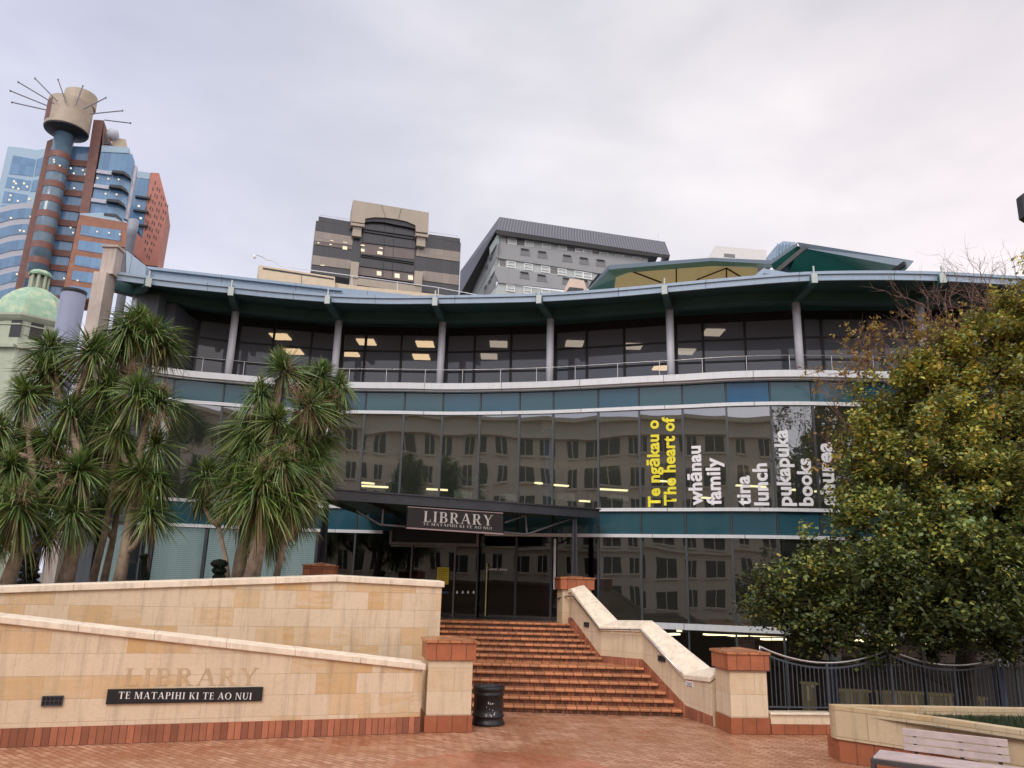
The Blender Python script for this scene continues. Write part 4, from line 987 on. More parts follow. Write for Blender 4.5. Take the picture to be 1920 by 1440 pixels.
# ---- entrance
m_frame=M_plain('entrance_frame',(.22,.20,.19),.35,metal=.6,var=.1,bump=0)
eL,eR=fpt(-4.0),fpt(-.75); eA=eL+fn(-4)*.12; eB=eR+fn(-.75)*.12; PE=Plane(eA,eB)
m=MB(); u0,z0=PE.sz(731,1016); u1,z1=PE.sz(898,1018); zb_=z0; m.pbox(PE,u0,u1,zb_-.08,zb_,0,.09)
m.pbox(PE,u0-.001,u0+.08,zb_+.001,ZD+.05,0,.09); m.pbox(PE,u1-.08,u1+.001,zb_+.001,ZD+.05,0,.09); m.build('door_frame',m_frame,lib)
m=MB(); m.pbox(PE,u0+.082,u1-.082,zb_+.002,ZD+.3,-.1,.02); m.build('door_header',m_black,lib)
dx=[u0]+[PE.sz(x,1100)[0] for x in (770,852)]+[u1]
doors=[]
for k in range(3):
    m=MB(); m.quad(PE.at(dx[k]+.02,ZE,.03),PE.at(dx[k+1]-.02,ZE,.03),PE.at(dx[k+1]-.02,zb_-.085,.03),PE.at(dx[k]+.02,zb_-.085,.03)); d_=m.build('door',m_gldim,lib); doors.append(d_)
    m=MB(); 
    m.pbox(PE,dx[k+1]-.035,dx[k+1]+.012,ZE,zb_-.082,.035,.075); m.pbox(PE,dx[k]+.05,dx[k+1]-.05,zb_-.15,zb_-.09,.035,.06); m.build('frame',m_frame if k<2 else m_mull,d_)
# glazed side panel right of the doors
m=MB(); uu=PE.sz(911,1100)[0]; m.pbox(PE,uu,uu+.035,ZE+.05,PE.sz(911,1056)[1],.04,.07); m.build('door_edge',M_plain('brass_edge',(.45,.40,.22),.4,bump=0),lib)
uw=PE.sz(1040,1100); pS=Plane(fpt(-.75),fpt(1.4)); m=MB(); m.rect(pS,1038.5,1010,1041.5,1105,.1,.14); m.build('glazing_strip',m_alu,lib)
text_mesh('Central Library',1,m_wv,'lettering',PE.at(0,0),PE.d,(0,0,1),lib,bold=.01,depth=0)
o=[x for x in bpy.data.objects if x.name.startswith('lettering')][-1]
def fit_text(body,pl,x0,y0,x1,off,mat,parent,bold=.01,hs=1.0,name='lettering'):
    o=text_mesh(body,1,mat,name,(0,0,0),(1,0,0),(0,1,0),bold=bold,depth=0)
    a=pl.sz(x0,y0); b_=pl.sz(x1,y0); xs=[v.co.x for v in o.data.vertices]; mn,mx=min(xs),max(xs); k=(b_[0]-a[0])/(mx-mn)
    for v in o.data.vertices: v.co=pl.at(a[0]+(v.co.x-mn)*k,a[1]+v.co.y*k*hs,off)
    if parent is not None: adopt(o,parent)
    return o
bpy.data.objects.remove(o)
fit_text('Central Library',pS,914,1069,953,.09,m_wv,lib)
fit_text('ENTRANCE',PE,818,1112,842,.09,M_plain('blue_sign_text',(.15,.2,.5),.5,bump=0),doors[1])
m=MB()
for x in (857,867.5,877.5,888): m.prism(PE,[(x-2,1111),(x,1107),(x+2,1110.5),(x+1.2,1113),(x-1,1113)],.06,.064)
m.build('door_marking',m_wv,doors[2])
po=thing('poster',PE.p(831,1079,.1),'yellow notice with lines of dark print on the glass entrance door','poster')
m=MB(); m.prism(PE,[(820,1063.5),(842,1064),(841,1096),(819,1095)],.078,.084); m.build('sheet',M_plain('yellow_paper',(.62,.47,.03),.6,var=.05,bump=0),po)
m=MB()
for k,(a,b_) in enumerate([(822,837),(822,839),(822,834),(822,836),(823,833),(822,837),(823,835)]):
    y=1067+k*3.6; m.prism(PE,[(a,y),(b_,y+.1),(b_,y+1.1),(a,y+1)],.085,.087)
m.build('lettering',M_plain('brown_ink',(.18,.12,.02),.6,bump=0),po)
# ---------------------------------------------------------------- entrance canopy
ZK=PY(1122,955,23.6).z
CA=PZ(594,915,ZK); CB=PZ(1124,955,ZK)
PK=Plane(CA,CB); LK=PK.L
ca=thing('entrance_canopy',tuple(PK.at(LK/2,ZE)),'dark steel entrance canopy with a deep edge channel and slim posts above the library doors','canopy')
hF=.27
m=MB(); m.pbox(PK,0,LK,ZK-hF+.03,ZK-.02,-.06,0); m.pbox(PK,-.02,LK+.02,ZK-.019,ZK+.02,-.1,.05); m.pbox(PK,-.02,LK+.02,ZK-hF,ZK-hF+.029,-.08,.03); m.build('fascia',m_dark,ca)
# plate back to the facade
m=MB(); fr_=[PK.at(0,0,-.1),PK.at(LK,0,-.1)]; xs=[fr_[0].x+(1.3)+(fr_[1].x-fr_[0].x-1.1)*i/12 for i in range(13)]
top=[];
P=[PK.at(LK*i/12,0,-.1) for i in range(13)]; Q=[]
for i,p in enumerate(P):
    q=fpt(p.x+.35*(1-i/12)); q=q+fn(q.x)*.13; Q.append(q if q.y>p.y+.02 else p+Vector((0,.02,0)))
for i in range(12):
    for z in (ZK-hF+.10,ZK-.03): m.quad(*[(v.x,v.y,z) for v in (P[i],P[i+1],Q[i+1],Q[i])])
m.quad((P[0].x,P[0].y,ZK-hF),(Q[0].x,Q[0].y,ZK-hF),(Q[0].x,Q[0].y,ZK),(P[0].x,P[0].y,ZK))
m.build('deck',m_soffit2,ca)
for i in (2,5,8,10):
    m=MB(); m.beam((P[i].x,P[i].y,ZK-hF+.03),(Q[i].x,Q[i].y,ZK-hF+.03),.07,.12); m.build('joist',m_dark,ca)
# posts on the pillars
def post(px,pyb,pyt,o,w0,w1):
    a=PK.p(px,pyb,o); b_=PK.p(px+2,pyt,o); zt_=ZK-hF; a=Vector((a.x,a.y,a.z))
    m=MB(); 
    for s in (-1,1):
        m.beam((a.x+s*w0,a.y,a.z),(a.x+s*w1,a.y,zt_),.05,.09,up=Vector((0,1,0)))
    m.beam((a.x,a.y+.05,a.z),(a.x,a.y+.05,zt_),.06,.06,up=Vector((0,1,0)))
    return m.build('post',m_dark,ca)
pb=PY(1077,1079,23.45); m=MB()
def post2(px,pyb,Y,w0,w1):
    a=PY(px,pyb,Y); m=MB()
    for s in (-1,1): m.beam((a.x+s*w0,a.y,a.z-.05),(a.x+s*w1,a.y,ZK-hF),.055,.08,up=Vector((0,1,0)))
    m.beam((a.x,a.y+.06,a.z-.05),(a.x,a.y+.06,ZK-hF),.07,.05,up=Vector((0,1,0))); m.build('post',m_dark,ca)
post2(1077,1082,23.45,.07,.035); post2(602,1060,20.2,.10,.03)
# struts of the truss under the channel
for a,b_ in [((668,958),(712,984)),((712,984),(768,988)),((944,998),(988,1002)),((988,1002),(1072,972)),((946,980),(986,966)),((718,955),(716,984)),((985,967),(988,1002))]:
    m=MB(); m.tube([PK.p(a[0],a[1],-.35),PK.p(b_[0],b_[1],-.35)],.03,8); m.build('strut',M_plain('truss_grey',(.09,.09,.10),.45,var=.1,bump=0) if not bpy.data.materials.get('truss_grey') else bpy.data.materials['truss_grey'],ca)
# sign
sg=thing('library_sign',PK.p(853,976,.06),'dark brown LIBRARY sign with silver serif capitals hanging under the entrance canopy','sign')
m_sign=M_plain('aubergine_board',(.012,.008,.010),.7,var=.15,bump=0); m_silver=M_plain('silver_letter',(.42,.41,.38),.4,var=.25,scale=20,bump=0); m_pink=M_plain('rose_steel_edge',(.30,.22,.22),.4,var=.1,bump=0)
TL=PK.sz(767,952);BR=PK.sz(943,1000)
m=MB(); m.prism(PK,[(765,950.5),(943.5,962.5),(943.5,1000),(763,989)],.04,.12); m.build('board',m_sign,sg)
m=MB(); m.prism(PK,[(765,949.5),(943.5,961.5),(943.5,963),(765,951)],.04,.135); m.prism(PK,[(763,988.5),(943.5,1000),(943.5,1002.5),(763,991)],.04,.14); m.build('edge',m_pink,sg)
lettering_on(PK,791,978.5,920,986,20,'LIBRARY',m_silver,'lettering',sg,.121,depth=.006)
lettering_on(PK,790,985,919,993.5,5,'TE MATAPIHI KI TE AO NUI',m_silver,'lettering',sg,.121,depth=.004)
# ---------------------------------------------------------------- cabbage trees
m_leaf=leafmat('sword_leaves',.42,.15); m_dead=leafmat('dead_leaves',.8,.15); m_dleaf=leafmat('broad_leaves',.5,.25)
m_bark=M_plain('cabbage_tree_bark',(.34,.26,.19),.9,var=.35,scale=6,bump=.8,bscale=30,streak=.5)
m_bark2=M_plain('dark_bark',(.06,.045,.035),.9,var=.35,scale=6,bump=.8)
def head_mesh(seed,n,L,lo=-60,name='leaf_head',pal=None,w=.026,droop=.35):
    rs=random.Random(seed); m=MB(); cols=[]
    pal=pal or [(.15,.25,.045),(.09,.17,.04),(.20,.31,.06),(.06,.12,.03),(.27,.36,.10),(.12,.21,.05),(.22,.22,.08)]
    for k in range(n):
        e=R(lo+(92-lo)*(rs.random()**.8)); a=rs.random()*6.283
        d=Vector((math.cos(e)*math.cos(a),math.cos(e)*math.sin(a),math.sin(e)))
        l=L*rs.uniform(.7,1.08)*(1-.30*max(0,math.sin(e))); side=d.cross(Vector((0,0,1))); 
        if side.length<.05: side=Vector((1,0,0))
        side.normalize(); nrm=side.cross(d)
        tw=rs.uniform(-.9,.9); side=(side*math.cos(tw)+nrm*math.sin(tw)).normalized()
        p=d*.05; pts=[]; dr=droop*rs.uniform(.3,1.6); S=4
        bent=rs.random()<.16; kb=rs.uniform(.4,.7)
        for s in range(S+1):
            f=s/S; q=p+d*(l*f)+Vector((0,0,-1))*dr*l*f*f*(.35+.65*math.cos(e))
            if bent and f>kb: q=p+d*(l*(kb+(f-kb)*.25))+Vector((0,0,-1))*(l*(f-kb)*.95+dr*l*kb*kb*.5)
            ww=w*(.55+1.3*f*(1-f)*1.6)*(1 if s<S else 0)
            pts.append((q-side*ww,q+side*ww))
        c=rs.choice(pal); sh=rs.uniform(.75,1.25); c=tuple(x*sh for x in c)
        if e<R(-15) and rs.random()<.25: c=(.20,.16,.05)
        for s in range(S):
            a_,b_=pts[s];c_,d_=pts[s+1]
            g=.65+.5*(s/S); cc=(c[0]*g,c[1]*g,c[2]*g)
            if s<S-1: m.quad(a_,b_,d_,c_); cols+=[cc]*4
            else: m.poly([a_,b_,(c_+d_)/2]); cols+=[cc]*3
    me=bpy.data.meshes.new(name); me.from_pydata(m.v,[],m.f); me.materials.append(m_leaf)
    a=me.color_attributes.new('Col','FLOAT_COLOR','CORNER'); fl=[]
    for c in cols: fl+=[c[0],c[1],c[2],1]
    a.data.foreach_set('color',fl); return me
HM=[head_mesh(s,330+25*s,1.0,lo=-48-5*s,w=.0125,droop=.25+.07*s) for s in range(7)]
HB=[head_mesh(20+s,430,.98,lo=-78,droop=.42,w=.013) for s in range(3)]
def dead_mesh(seed):
    me=head_mesh(seed,60,.62,lo=-88,pal=[(.26,.17,.11),(.19,.11,.075),(.34,.25,.15),(.13,.08,.055)],w=.022,droop=1.0,name='dead_leaves')
    # keep only what hangs
    for v in me.vertices:
        if v.co.z>0: v.co.z*=-.6
        v.co.x*=.55; v.co.y*=.55; v.co.z*=1.15
    me.materials.clear(); me.materials.append(m_dead); return me
DM=[dead_mesh(40+s) for s in range(2)]
rt=random.Random(5)
def ctree(label,trunk,heads,r0=.13,group='cabbage trees in the raised bed'):
    """trunk: [(px,py,Y)...] from the ground up; heads: (px,py,radius px,Y, fork index)"""
    T=[PY(*t) for t in trunk]; base=T[0]
    root=thing('cabbage_tree',tuple(base),label,'tree',group)
    m=MB(); n=len(T); m.tube(T,[r0*(1-.45*k/(n-1))*(1.15 if k==0 else 1) for k in range(n)],12); t=m.build('trunk',m_bark,root,smooth=True)
    for h in heads:
        px,py,rp,Y=h[:4]; P=PY(px,py,Y); 
        j=min(range(n),key=lambda i:(T[i]-P).length+ (0 if T[i].z<P.z-.2 else 50)) if len(h)<5 else h[4]
        S=T[j]; mid=(S+P)/2+Vector((rt.uniform(-.12,.12),rt.uniform(-.1,.1),-.12*(P-S).length+.02))
        if (P-S).length>.12:
            m=MB(); m.tube([S,S.lerp(mid,.6)+Vector((0,0,-.02)),mid.lerp(P,.35),P],[.075,.062,.052,.045],8); m.build('branch',m_bark,root,smooth=True)
        sc_=rp/1443*P.y/.80*(.86 if rp<78 else .84)
        big=rp>=78
        o=bpy.data.objects.new('leaf_head',(HB if big else HM)[rt.randrange(3 if big else 7)]); col.objects.link(o)
        o.location=P; o.scale=(sc_*rt.uniform(.9,1.1),sc_*rt.uniform(.9,1.1),sc_*rt.uniform(.88,1.15)); o.rotation_euler=(rt.uniform(-.45,.45),rt.uniform(-.45,.45),rt.uniform(0,6.28))
        adopt(o,root)
        if rt.random()<.75:
            q=bpy.data.objects.new('dead_leaves',DM[rt.randrange(2)]); col.objects.link(q); q.location=P+Vector((0,0,-.1)); s2=sc_*rt.uniform(.8,1.15); q.scale=(s2,s2,s2*1.1); q.rotation_euler=(0,0,rt.uniform(0,6.28)); adopt(q,root)
    return root
ctree('cabbage tree with big drooping heads at the left edge of the photo',[(8,1112,17.2),(32,1040,17.2),(58,950,17.2),(60,860,17.2)],
  [(22,880,72,17.0),(34,948,92,16.6),(2,812,70,17.4),(52,742,74,17.6),(-25,930,80,17.0),(88,905,62,17.8),(90,1000,50,17.4),(-12,1000,60,17.0)],r0=.15)
ctree('thick leaning cabbage tree with high heads in front of the green domed tower',[(118,1112,17.7),(140,1020,17.7),(160,950,17.7),(150,860,17.8),(120,780,17.9)],
  [(97,655,66,18.2),(90,700,68,18.0),(97,828,66,17.6),(148,884,70,17.4),(137,962,62,17.3),(130,772,66,17.9),(170,660,74,17.9),(60,830,60,18.2),(110,910,60,17.9)],r0=.16)
ctree('thin dark stemmed cabbage tree with the topmost heads of the left clump',[(168,1112,18.8),(196,1000,18.8),(215,900,18.8),(232,790,18.8),(240,700,18.8)],
  [(237,620,74,18.6),(288,628,64,18.9),(203,792,62,18.6),(197,727,70,18.4),(225,660,60,18.9),(262,600,56,19.0),(310,650,52,19.1)],r0=.085)
ctree('thin cabbage tree standing close beside the dark stemmed one in the left clump',[(190,1112,19.2),(212,1010,19.2),(222,940,19.2),(228,860,19.2)],
  [(176,968,52,19.0),(180,845,56,19.2),(240,855,60,19.0),(215,905,60,19.2),(160,800,56,19.4),(250,915,52,19.2)],r0=.085)
ctree('leaning cabbage tree with a forked pale branch at the right of the left clump',[(220,1112,17.9),(233,1040,17.9),(247,960,17.9),(256,890,17.9),(268,820,17.9),(278,780,17.9)],
  [(260,738,78,17.7),(300,756,66,17.9),(294,834,58,18.1),(264,888,66,17.8),(294,902,54,18.0),(284,962,54,17.7),(222,810,56,17.8)],r0=.13)
ctree('large cabbage tree with a pale trunk and dense heads in front of the window wall',[(468,1100,17.6),(484,1030,17.6),(494,960,17.6),(500,890,17.7),(508,820,17.8),(520,770,17.8)],
  [(533,696,66,18.0),(490,742,60,18.0),(580,765,62,17.8),(517,790,62,17.5),(462,806,60,17.9),(475,838,60,17.7),(545,832,62,17.6),(448,864,60,17.8),(500,888,74,17.3),(563,886,64,17.8),(486,925,88,17.1),(545,930,70,17.5),(530,870,60,17.2),(568,820,56,18.1),(595,860,46,18.2),(440,905,60,17.6)],r0=.17)
ctree('slender cabbage tree with a few heads on the left of the large pale trunked one',[(428,1100,18.4),(424,1050,18.4),(410,985,18.4),(398,920,18.4)],
  [(393,890,52,18.3),(436,930,52,18.4),(380,930,44,18.6)],r0=.06)
ctree('cabbage tree with a dark leaning trunk just behind the large pale trunked one',[(445,1105,18.9),(452,1040,18.9),(465,980,18.9),(480,900,18.9)],
  [(505,992,56,18.8),(455,940,54,18.8),(520,940,56,18.9),(470,890,54,19.0)],r0=.17)
ctree('cabbage tree with two thin pale stems and high heads beside the canopy',[(514,1100,18.5),(532,1020,18.5),(550,940,18.6),(575,850,18.6),(592,790,18.6)],
  [(600,706,58,18.6),(636,724,50,18.7),(606,745,56,18.5),(622,780,50,18.7),(570,715,52,18.7),(610,825,44,18.8),(560,960,44,18.7),(585,930,44,18.8)],r0=.075)
# brown flower stalks left standing in the crowns
def stalk_mesh(seed):
    rs=random.Random(seed); m=MB()
    for k in range(46):
        d=Vector((rs.gauss(0,1),rs.gauss(0,1),rs.uniform(-.9,.9))).normalized(); l=rs.uniform(.25,.5); p=Vector((0,0,0)); q=p+d*l*.5+Vector((0,0,rs.uniform(-.05,.05))); e=q+(d+Vector((rs.gauss(0,.5),rs.gauss(0,.5),rs.gauss(0,.4)))).normalized()*l*.5
        s_=Vector((rs.gauss(0,1),rs.gauss(0,1),rs.gauss(0,1))).normalized()*.006
        m.quad(p-s_,p+s_,q+s_,q-s_); m.quad(q-s_,q+s_,e+s_*.4,e-s_*.4)
        for j in range(5):
            f=q.lerp(e,rs.random()); g=f+Vector([rs.gauss(0,.05) for _ in range(3)]); m.quad(f-s_*.7,f+s_*.7,g+s_*.7,g-s_*.7)
    me=bpy.data.meshes.new('flower_stalk'); me.from_pydata(m.v,[],m.f); me.materials.append(bpy.data.materials['stalk_brown']); return me
M_plain('stalk_brown',(.27,.18,.12),.85,var=.35,scale=8,bump=0)
SM=[stalk_mesh(70+k) for k in range(3)]
ct=[o for o in bpy.data.objects if o.name.startswith('cabbage_tree')]
for px,py,Y,s_,ti in [(560,745,17.5,1.0,5),(500,880,17.0,1.1,5),(570,790,17.6,.8,5),(545,690,17.8,.5,5),(600,765,18.3,.9,8),(625,745,18.4,.7,8),(205,885,17.9,.9,2),(150,700,18.0,.7,1),(128,690,18.0,.8,1),(300,792,17.5,.9,4),(310,728,17.6,.6,4),(228,910,17.6,.9,4),(95,870,17.2,.8,1),(112,905,16.9,.9,1),(45,930,16.4,.9,0),(60,800,17.0,.6,0),(540,850,17.2,.9,5),(250,695,18.2,.7,2)]:
    o=bpy.data.objects.new('flower_stalk',SM[rt.randrange(3)]); col.objects.link(o); o.location=PY(px,py,Y); o.scale=(s_,)*3; o.rotation_euler=(rt.random(),rt.random(),rt.random()*6); adopt(o,ct[ti])
# topiary
m_top=leafmat('topiary_leaves',.7,.1)
def topiary(name,label,px,pyb,Y,discs):
    b0=PY(px,pyb,Y); root=thing(name,(b0.x,Y,1.45),label,'plant','clipped topiary plants behind the upper wall')
    m=MB(); m.tube([(b0.x,Y,1.4),(b0.x,Y,PY(px,discs[0][0],Y).z)],.03,8); m.build('stem',m_bark2,root)
    rs=random.Random(int(px)); m=MB(); cols=[]
    for py,rp,hp in discs:
        c=PY(px,py,Y); r=rp/1443*Y; h=hp/1443*Y
        for k in range(1500 if rp>8 else 620):
            a=rs.random()*6.28; e=math.asin(rs.uniform(-1,1)); p=c+Vector((r*math.cos(e)*math.cos(a),r*math.cos(e)*math.sin(a),h*math.sin(e)))*rs.uniform(.82,1.04)
            u=Vector([rs.uniform(-1,1) for _ in range(3)]).normalized()*.022; v=Vector([rs.uniform(-1,1) for _ in range(3)]).normalized()*.022
            m.poly([p-u,p+v,p+u]); cc=rs.choice([(.012,.022,.010),(.02,.03,.015),(.008,.012,.008)]); cols+=[cc]*3
    o=m.build('foliage',m_top,root); setcol(o,cols)
topiary('topiary','dark topiary clipped into three stacked flat balls behind the upper wall',411,1105,17.9,[(1057,14,7.5),(1070,12,7),(1083,11,7),(1095,11,7)])
topiary('topiary','thin dark spiral topiary with a round knob on top behind the upper wall',271,1105,17.8,[(1043,8,4)]+[(1050+k*5,5+k*.35,2.6) for k in range(11)])
topiary('topiary','wide dark layered topiary between the leaning trunks at the left edge',54,1110,19.6,[(1041+k*13,15+k*.8,6) for k in range(6)])
# planted trunk bases: low shrubs hidden by the wall are left out
# ---------------------------------------------------------------- broadleaf tree on the right
rb=random.Random(21)
def broad():
    base=PY(1800,1290,18.6); base=Vector((base.x,18.6,-2.2))
    root=thing('broadleaf_tree',tuple(base),'large broadleaf tree turning yellow, with bare twigs at the top, spreading over the wavy railing','tree')
    blobs=[(1452,1128,46,17.6),(1415,1140,26,17.5),(1525,1165,58,17.6),(1500,1085,48,17.6),(1560,1040,60,17.8),(1600,960,50,18),(1598,885,46,18),(1618,815,48,18),(1655,752,52,18.2),(1700,690,54,18.3),(1775,655,56,18.3),(1850,615,56,18.3),(1910,570,52,18.3),(1960,600,70,18.3),(1930,690,90,18.5),(1850,740,88,17.8),(1760,780,88,17.5),(1705,850,80,17.5),(1790,880,96,17.2),(1890,860,96,17.2),(1665,970,80,17.3),(1740,1000,96,16.9),(1850,1010,98,16.9),(1950,980,96,17.2),(1630,1090,86,17.0),(1720,1120,90,16.8),(1820,1140,90,16.8),(1920,1120,90,16.9),(1570,1170,60,17.4),(1650,1185,56,17.2),(1500,1185,36,17.6),(1740,1195,50,17),(1860,1195,48,17),(1960,1190,60,17),(1830,950,130,19.6),(1700,1050,120,19.4),(1700,900,100,19.5),(1880,760,110,19.6),(1800,1120,110,19.4),(1540,1110,50,18.4),(1665,800,60,18.8),(1480,1150,34,18.0),(1436,1100,24,17.6),(1965,520,50,18.6),(1905,640,80,18.9),(1850,660,70,18.6),(1790,720,80,18.8),(1730,700,60,18.6),(1930,780,100,19),(1840,830,110,19.2),(1900,950,120,19.4),(1960,860,110,18.6),(1650,880,50,18.6),(1950,1060,120,19),(1880,900,150,20),(1960,760,140,20),(1900,1060,150,20),(1780,1060,120,20),(1980,930,120,18.2),(1690,770,46,18.6),(1740,720,50,18.6)]
    m=MB(); top=PY(1800,900,18.6)
    T=[base,Vector((base.x+.1,18.6,.6)),PY(1812,1150,18.6),PY(1800,1010,18.6),PY(1790,900,18.5),PY(1800,790,18.5),PY(1830,690,18.4)]
    m.tube(T,[.26,.22,.19,.16,.12,.08,.04],12); m.build('trunk',m_bark2,root,smooth=True)
    br=[]
    m=MB()
    for (px,py,rp,Y) in blobs:
        P=PY(px,py,Y); cand=[t for t in T[1:] if t.z<P.z+1.2] or T[1:3]
        S=min(cand,key=lambda t:(t-P).length); mid=S.lerp(P,.5)+Vector((0,0,.25))
        m.tube([S,mid,P],[.07,.04,.02],6)
        r=rp/1443*P.y
        for k in range(7):
            d=Vector([rb.gauss(0,1) for _ in range(3)]).normalized(); e=P+d*r*.95; br.append((P.lerp(e,.3),e)); m.tube([P,P.lerp(e,.5)+Vector((0,0,.05)),e],[.02,.012,.005],4,cap=False)
    m.build('limbs',m_bark2,root)
    # leaves
    L=MB(); cols=[]; V=[];Fc=[]
    for (px,py,rp,Y) in blobs:
        P=PY(px,py,Y); r=rp/1443*P.y; n=int(2700*(rp/70)**2) if Y<19 else int(1500*(rp/70)**2)
        # sub clumps give light and dark tufts
        subs=[]
        for k in range(int(16*(rp/60)**1.6)+6):
            d=Vector([rb.gauss(0,1) for _ in range(3)]).normalized(); subs.append((P+Vector((d.x,d.y,d.z*.85))*r*rb.uniform(.35,1.12),rb.uniform(.12,.30),rb.random()))
        yel=max(0,min(1,(1080-py)/420))*.95+(.15 if px<1620 else 0)
        for k in range(n):
            c,rr,t=rb.choice(subs); p=c+Vector([rb.gauss(0,.55) for _ in range(3)])*rr
            s=rb.uniform(.03,.068); u=Vector([rb.gauss(0,1) for _ in range(3)]); u.z*=.6; u.normalize(); w=u.cross(Vector((rb.gauss(0,.5),rb.gauss(0,.5),1))).normalized()
            tip=u*s*1.25
            i=len(V); V+= [tuple(p-u*s*.9),tuple(p+w*s*.75),tuple(p+tip-Vector((0,0,s*.3))),tuple(p-w*s*.75)]; Fc.append((i,i+1,i+2,i+3))
            q=rb.random()
            if q<yel*.42*(.4+1.2*t): b=rb.choice([(.44,.34,.05),(.38,.29,.05),(.42,.26,.06),(.37,.34,.06)])
            elif q<.35+yel*.5: b=rb.choice([(.30,.32,.06),(.36,.37,.08),(.25,.27,.06)])
            else: b=rb.choice([(.11,.16,.05),(.15,.20,.07),(.08,.12,.04),(.18,.22,.08)])
            up=(c.z-P.z)/r; g=(.62+1.35*t)*(1+.3*up);  # shading painted into leaf colour: light and dark tufts, paler clump tops
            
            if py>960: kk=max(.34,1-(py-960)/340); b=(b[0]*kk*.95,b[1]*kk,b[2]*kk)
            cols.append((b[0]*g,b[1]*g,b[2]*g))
    me=bpy.data.meshes.new('crown'); me.from_pydata(V,[],Fc); me.materials.append(m_dleaf)
    a=me.color_attributes.new('Col','FLOAT_COLOR','CORNER'); fl=[]
    for c in cols: fl+=[c[0],c[1],c[2],1]*4
    a.data.foreach_set('color',fl); o=bpy.data.objects.new('crown',me); col.objects.link(o); adopt(o,root)
    # bare twigs with a few last leaves
    m=MB(); V=[];Fc=[];cols=[]
    m_twig=M_plain('reddish_twig',(.16,.09,.07),.8,var=.3,bump=0)
    def twig(p,d,l,r,dep):
        pts=[p]; q=p; dd=d.copy()
        for k in range(4):
            dd=(dd+Vector([rb.gauss(0,.16) for _ in range(3)])+Vector((0,0,.05))).normalized(); q=q+dd*l/4; pts.append(q)
        m.tube(pts,[r,r*.8,r*.6,r*.45,r*.3],3,cap=False)
        if dep:
            for k in range(rb.choice([3,4,5])):
                j=rb.choice([1,2,3,4]); nd=(dd+Vector([rb.gauss(0,.55) for _ in range(3)])).normalized(); twig(pts[j],nd,l*rb.uniform(.45,.75),r*.55,dep-1)
        if rb.random()<.22 and q.z<PY(1700,575,18).z:
            for _ in range(5):
                s=.05; pp=q+Vector([rb.gauss(0,.06) for _ in range(3)]); u=Vector([rb.gauss(0,1) for _ in range(3)]).normalized()*s; w=Vector([rb.gauss(0,1) for _ in range(3)]).normalized()*s*.8
                i=len(V); V.extend([tuple(pp-u),tuple(pp+w),tuple(pp+u),tuple(pp-w)]); Fc.append((i,i+1,i+2,i+3)); cols.append(rb.choice([(.32,.22,.03),(.26,.19,.03),(.34,.17,.03)]))
    for (px,py,Y,ex,ey) in [(1765,720,18.3,1745,540),(1765,700,18.3,1700,600),(1800,680,18.3,1790,520),(1840,640,18.3,1850,500),(1700,730,18.2,1640,620),(1690,740,18.2,1560,640),(1660,740,18.2,1600,690),(1870,620,18.3,1880,500),(1740,690,18.4,1680,560),(1900,600,18.3,1915,490),(1720,680,18.2,1725,590),(1620,760,18,1540,690),(1600,800,18,1500,770),(1590,860,17.9,1530,820),(1815,650,18.3,1815,540),(1640,700,18.3,1590,600)]:
        a=PY(px,py,Y); b=PY(ex,ey,Y+rb.uniform(-.5,.5)); twig(a,(b-a).normalized(),(b-a).length*.75,.022,3)
    m.build('bare_twigs',m_twig,root)
    me=bpy.data.meshes.new('last_leaves'); me.from_pydata(V,[],Fc); me.materials.append(m_dleaf)
    a=me.color_attributes.new('Col','FLOAT_COLOR','CORNER'); fl=[]
    for c in cols: fl+=[c[0],c[1],c[2],1]*4
    a.data.foreach_set('color',fl); o=bpy.data.objects.new('last_leaves',me); col.objects.link(o); adopt(o,root)
broad()
# fallen leaves on the paving
rs=random.Random(9); m=MB(); cols=[]
for k in range(900):
    if k<600: p=PZ(rs.uniform(830,1560),rs.triangular(1338,1440,1365),0)
    else: p=PZ(rs.uniform(1000,1275),rs.gauss(1336,2.2),0)
    if (p-Vector((.0,18.45,0))).y>0 and p.x<4: p.y=18.40-rs.random()*.15
    s=rs.uniform(.008,.022); a=rs.random()*6.28; u=Vector((math.cos(a),math.sin(a),rs.uniform(0,.5)))*s; w=Vector((-math.sin(a),math.cos(a),.2))*s*.6; q=Vector((p.x,p.y,.012))
    m.poly([q-u,q+w,q+u,q-w]); c=rs.choice([(.42,.34,.12),(.35,.25,.08),(.5,.42,.2),(.14,.09,.05)]) if k<600 else rs.choice([(.12,.10,.05),(.08,.05,.03),(.16,.18,.08)]); cols+=[c]*4
o=m.build('fallen_leaves',m_dleaf); setcol(o,cols); tag(o,'small yellow and brown leaves scattered over the wet brick paving','leaves',kind='stuff')
# ---------------------------------------------------------------- city behind
def M_tglass(name,c,c2,rough=.12,lit=.0):
    t=NT(name); v=t.coord('UV'); b=t.n('ShaderNodeTexBrick'); b.inputs['Color1'].default_value=(*c,1); b.inputs['Color2'].default_value=(*c2,1); b.inputs['Mortar'].default_value=(*[x*.45 for x in c],1)
    b.inputs['Scale'].default_value=1; b.inputs['Brick Width'].default_value=1.5; b.inputs['Row Height'].default_value=9; b.inputs['Mortar Size'].default_value=.04; b.offset=0; t.l(v,b.inputs['Vector'])
    n=t.noise(t.coord('Object'),.25,4); cc=t.mix(b.outputs['Color'],c2,n)  # noise tone painted in for varied reflections in the tower glass
    return t.pbr(cc,rough,0,None,.6)
m_bl=M_tglass('blue_tower_glass',(.055,.13,.27),(.14,.27,.43)); m_tl=M_tglass('teal_tower_glass',(.08,.13,.18),(.16,.25,.33),.2)
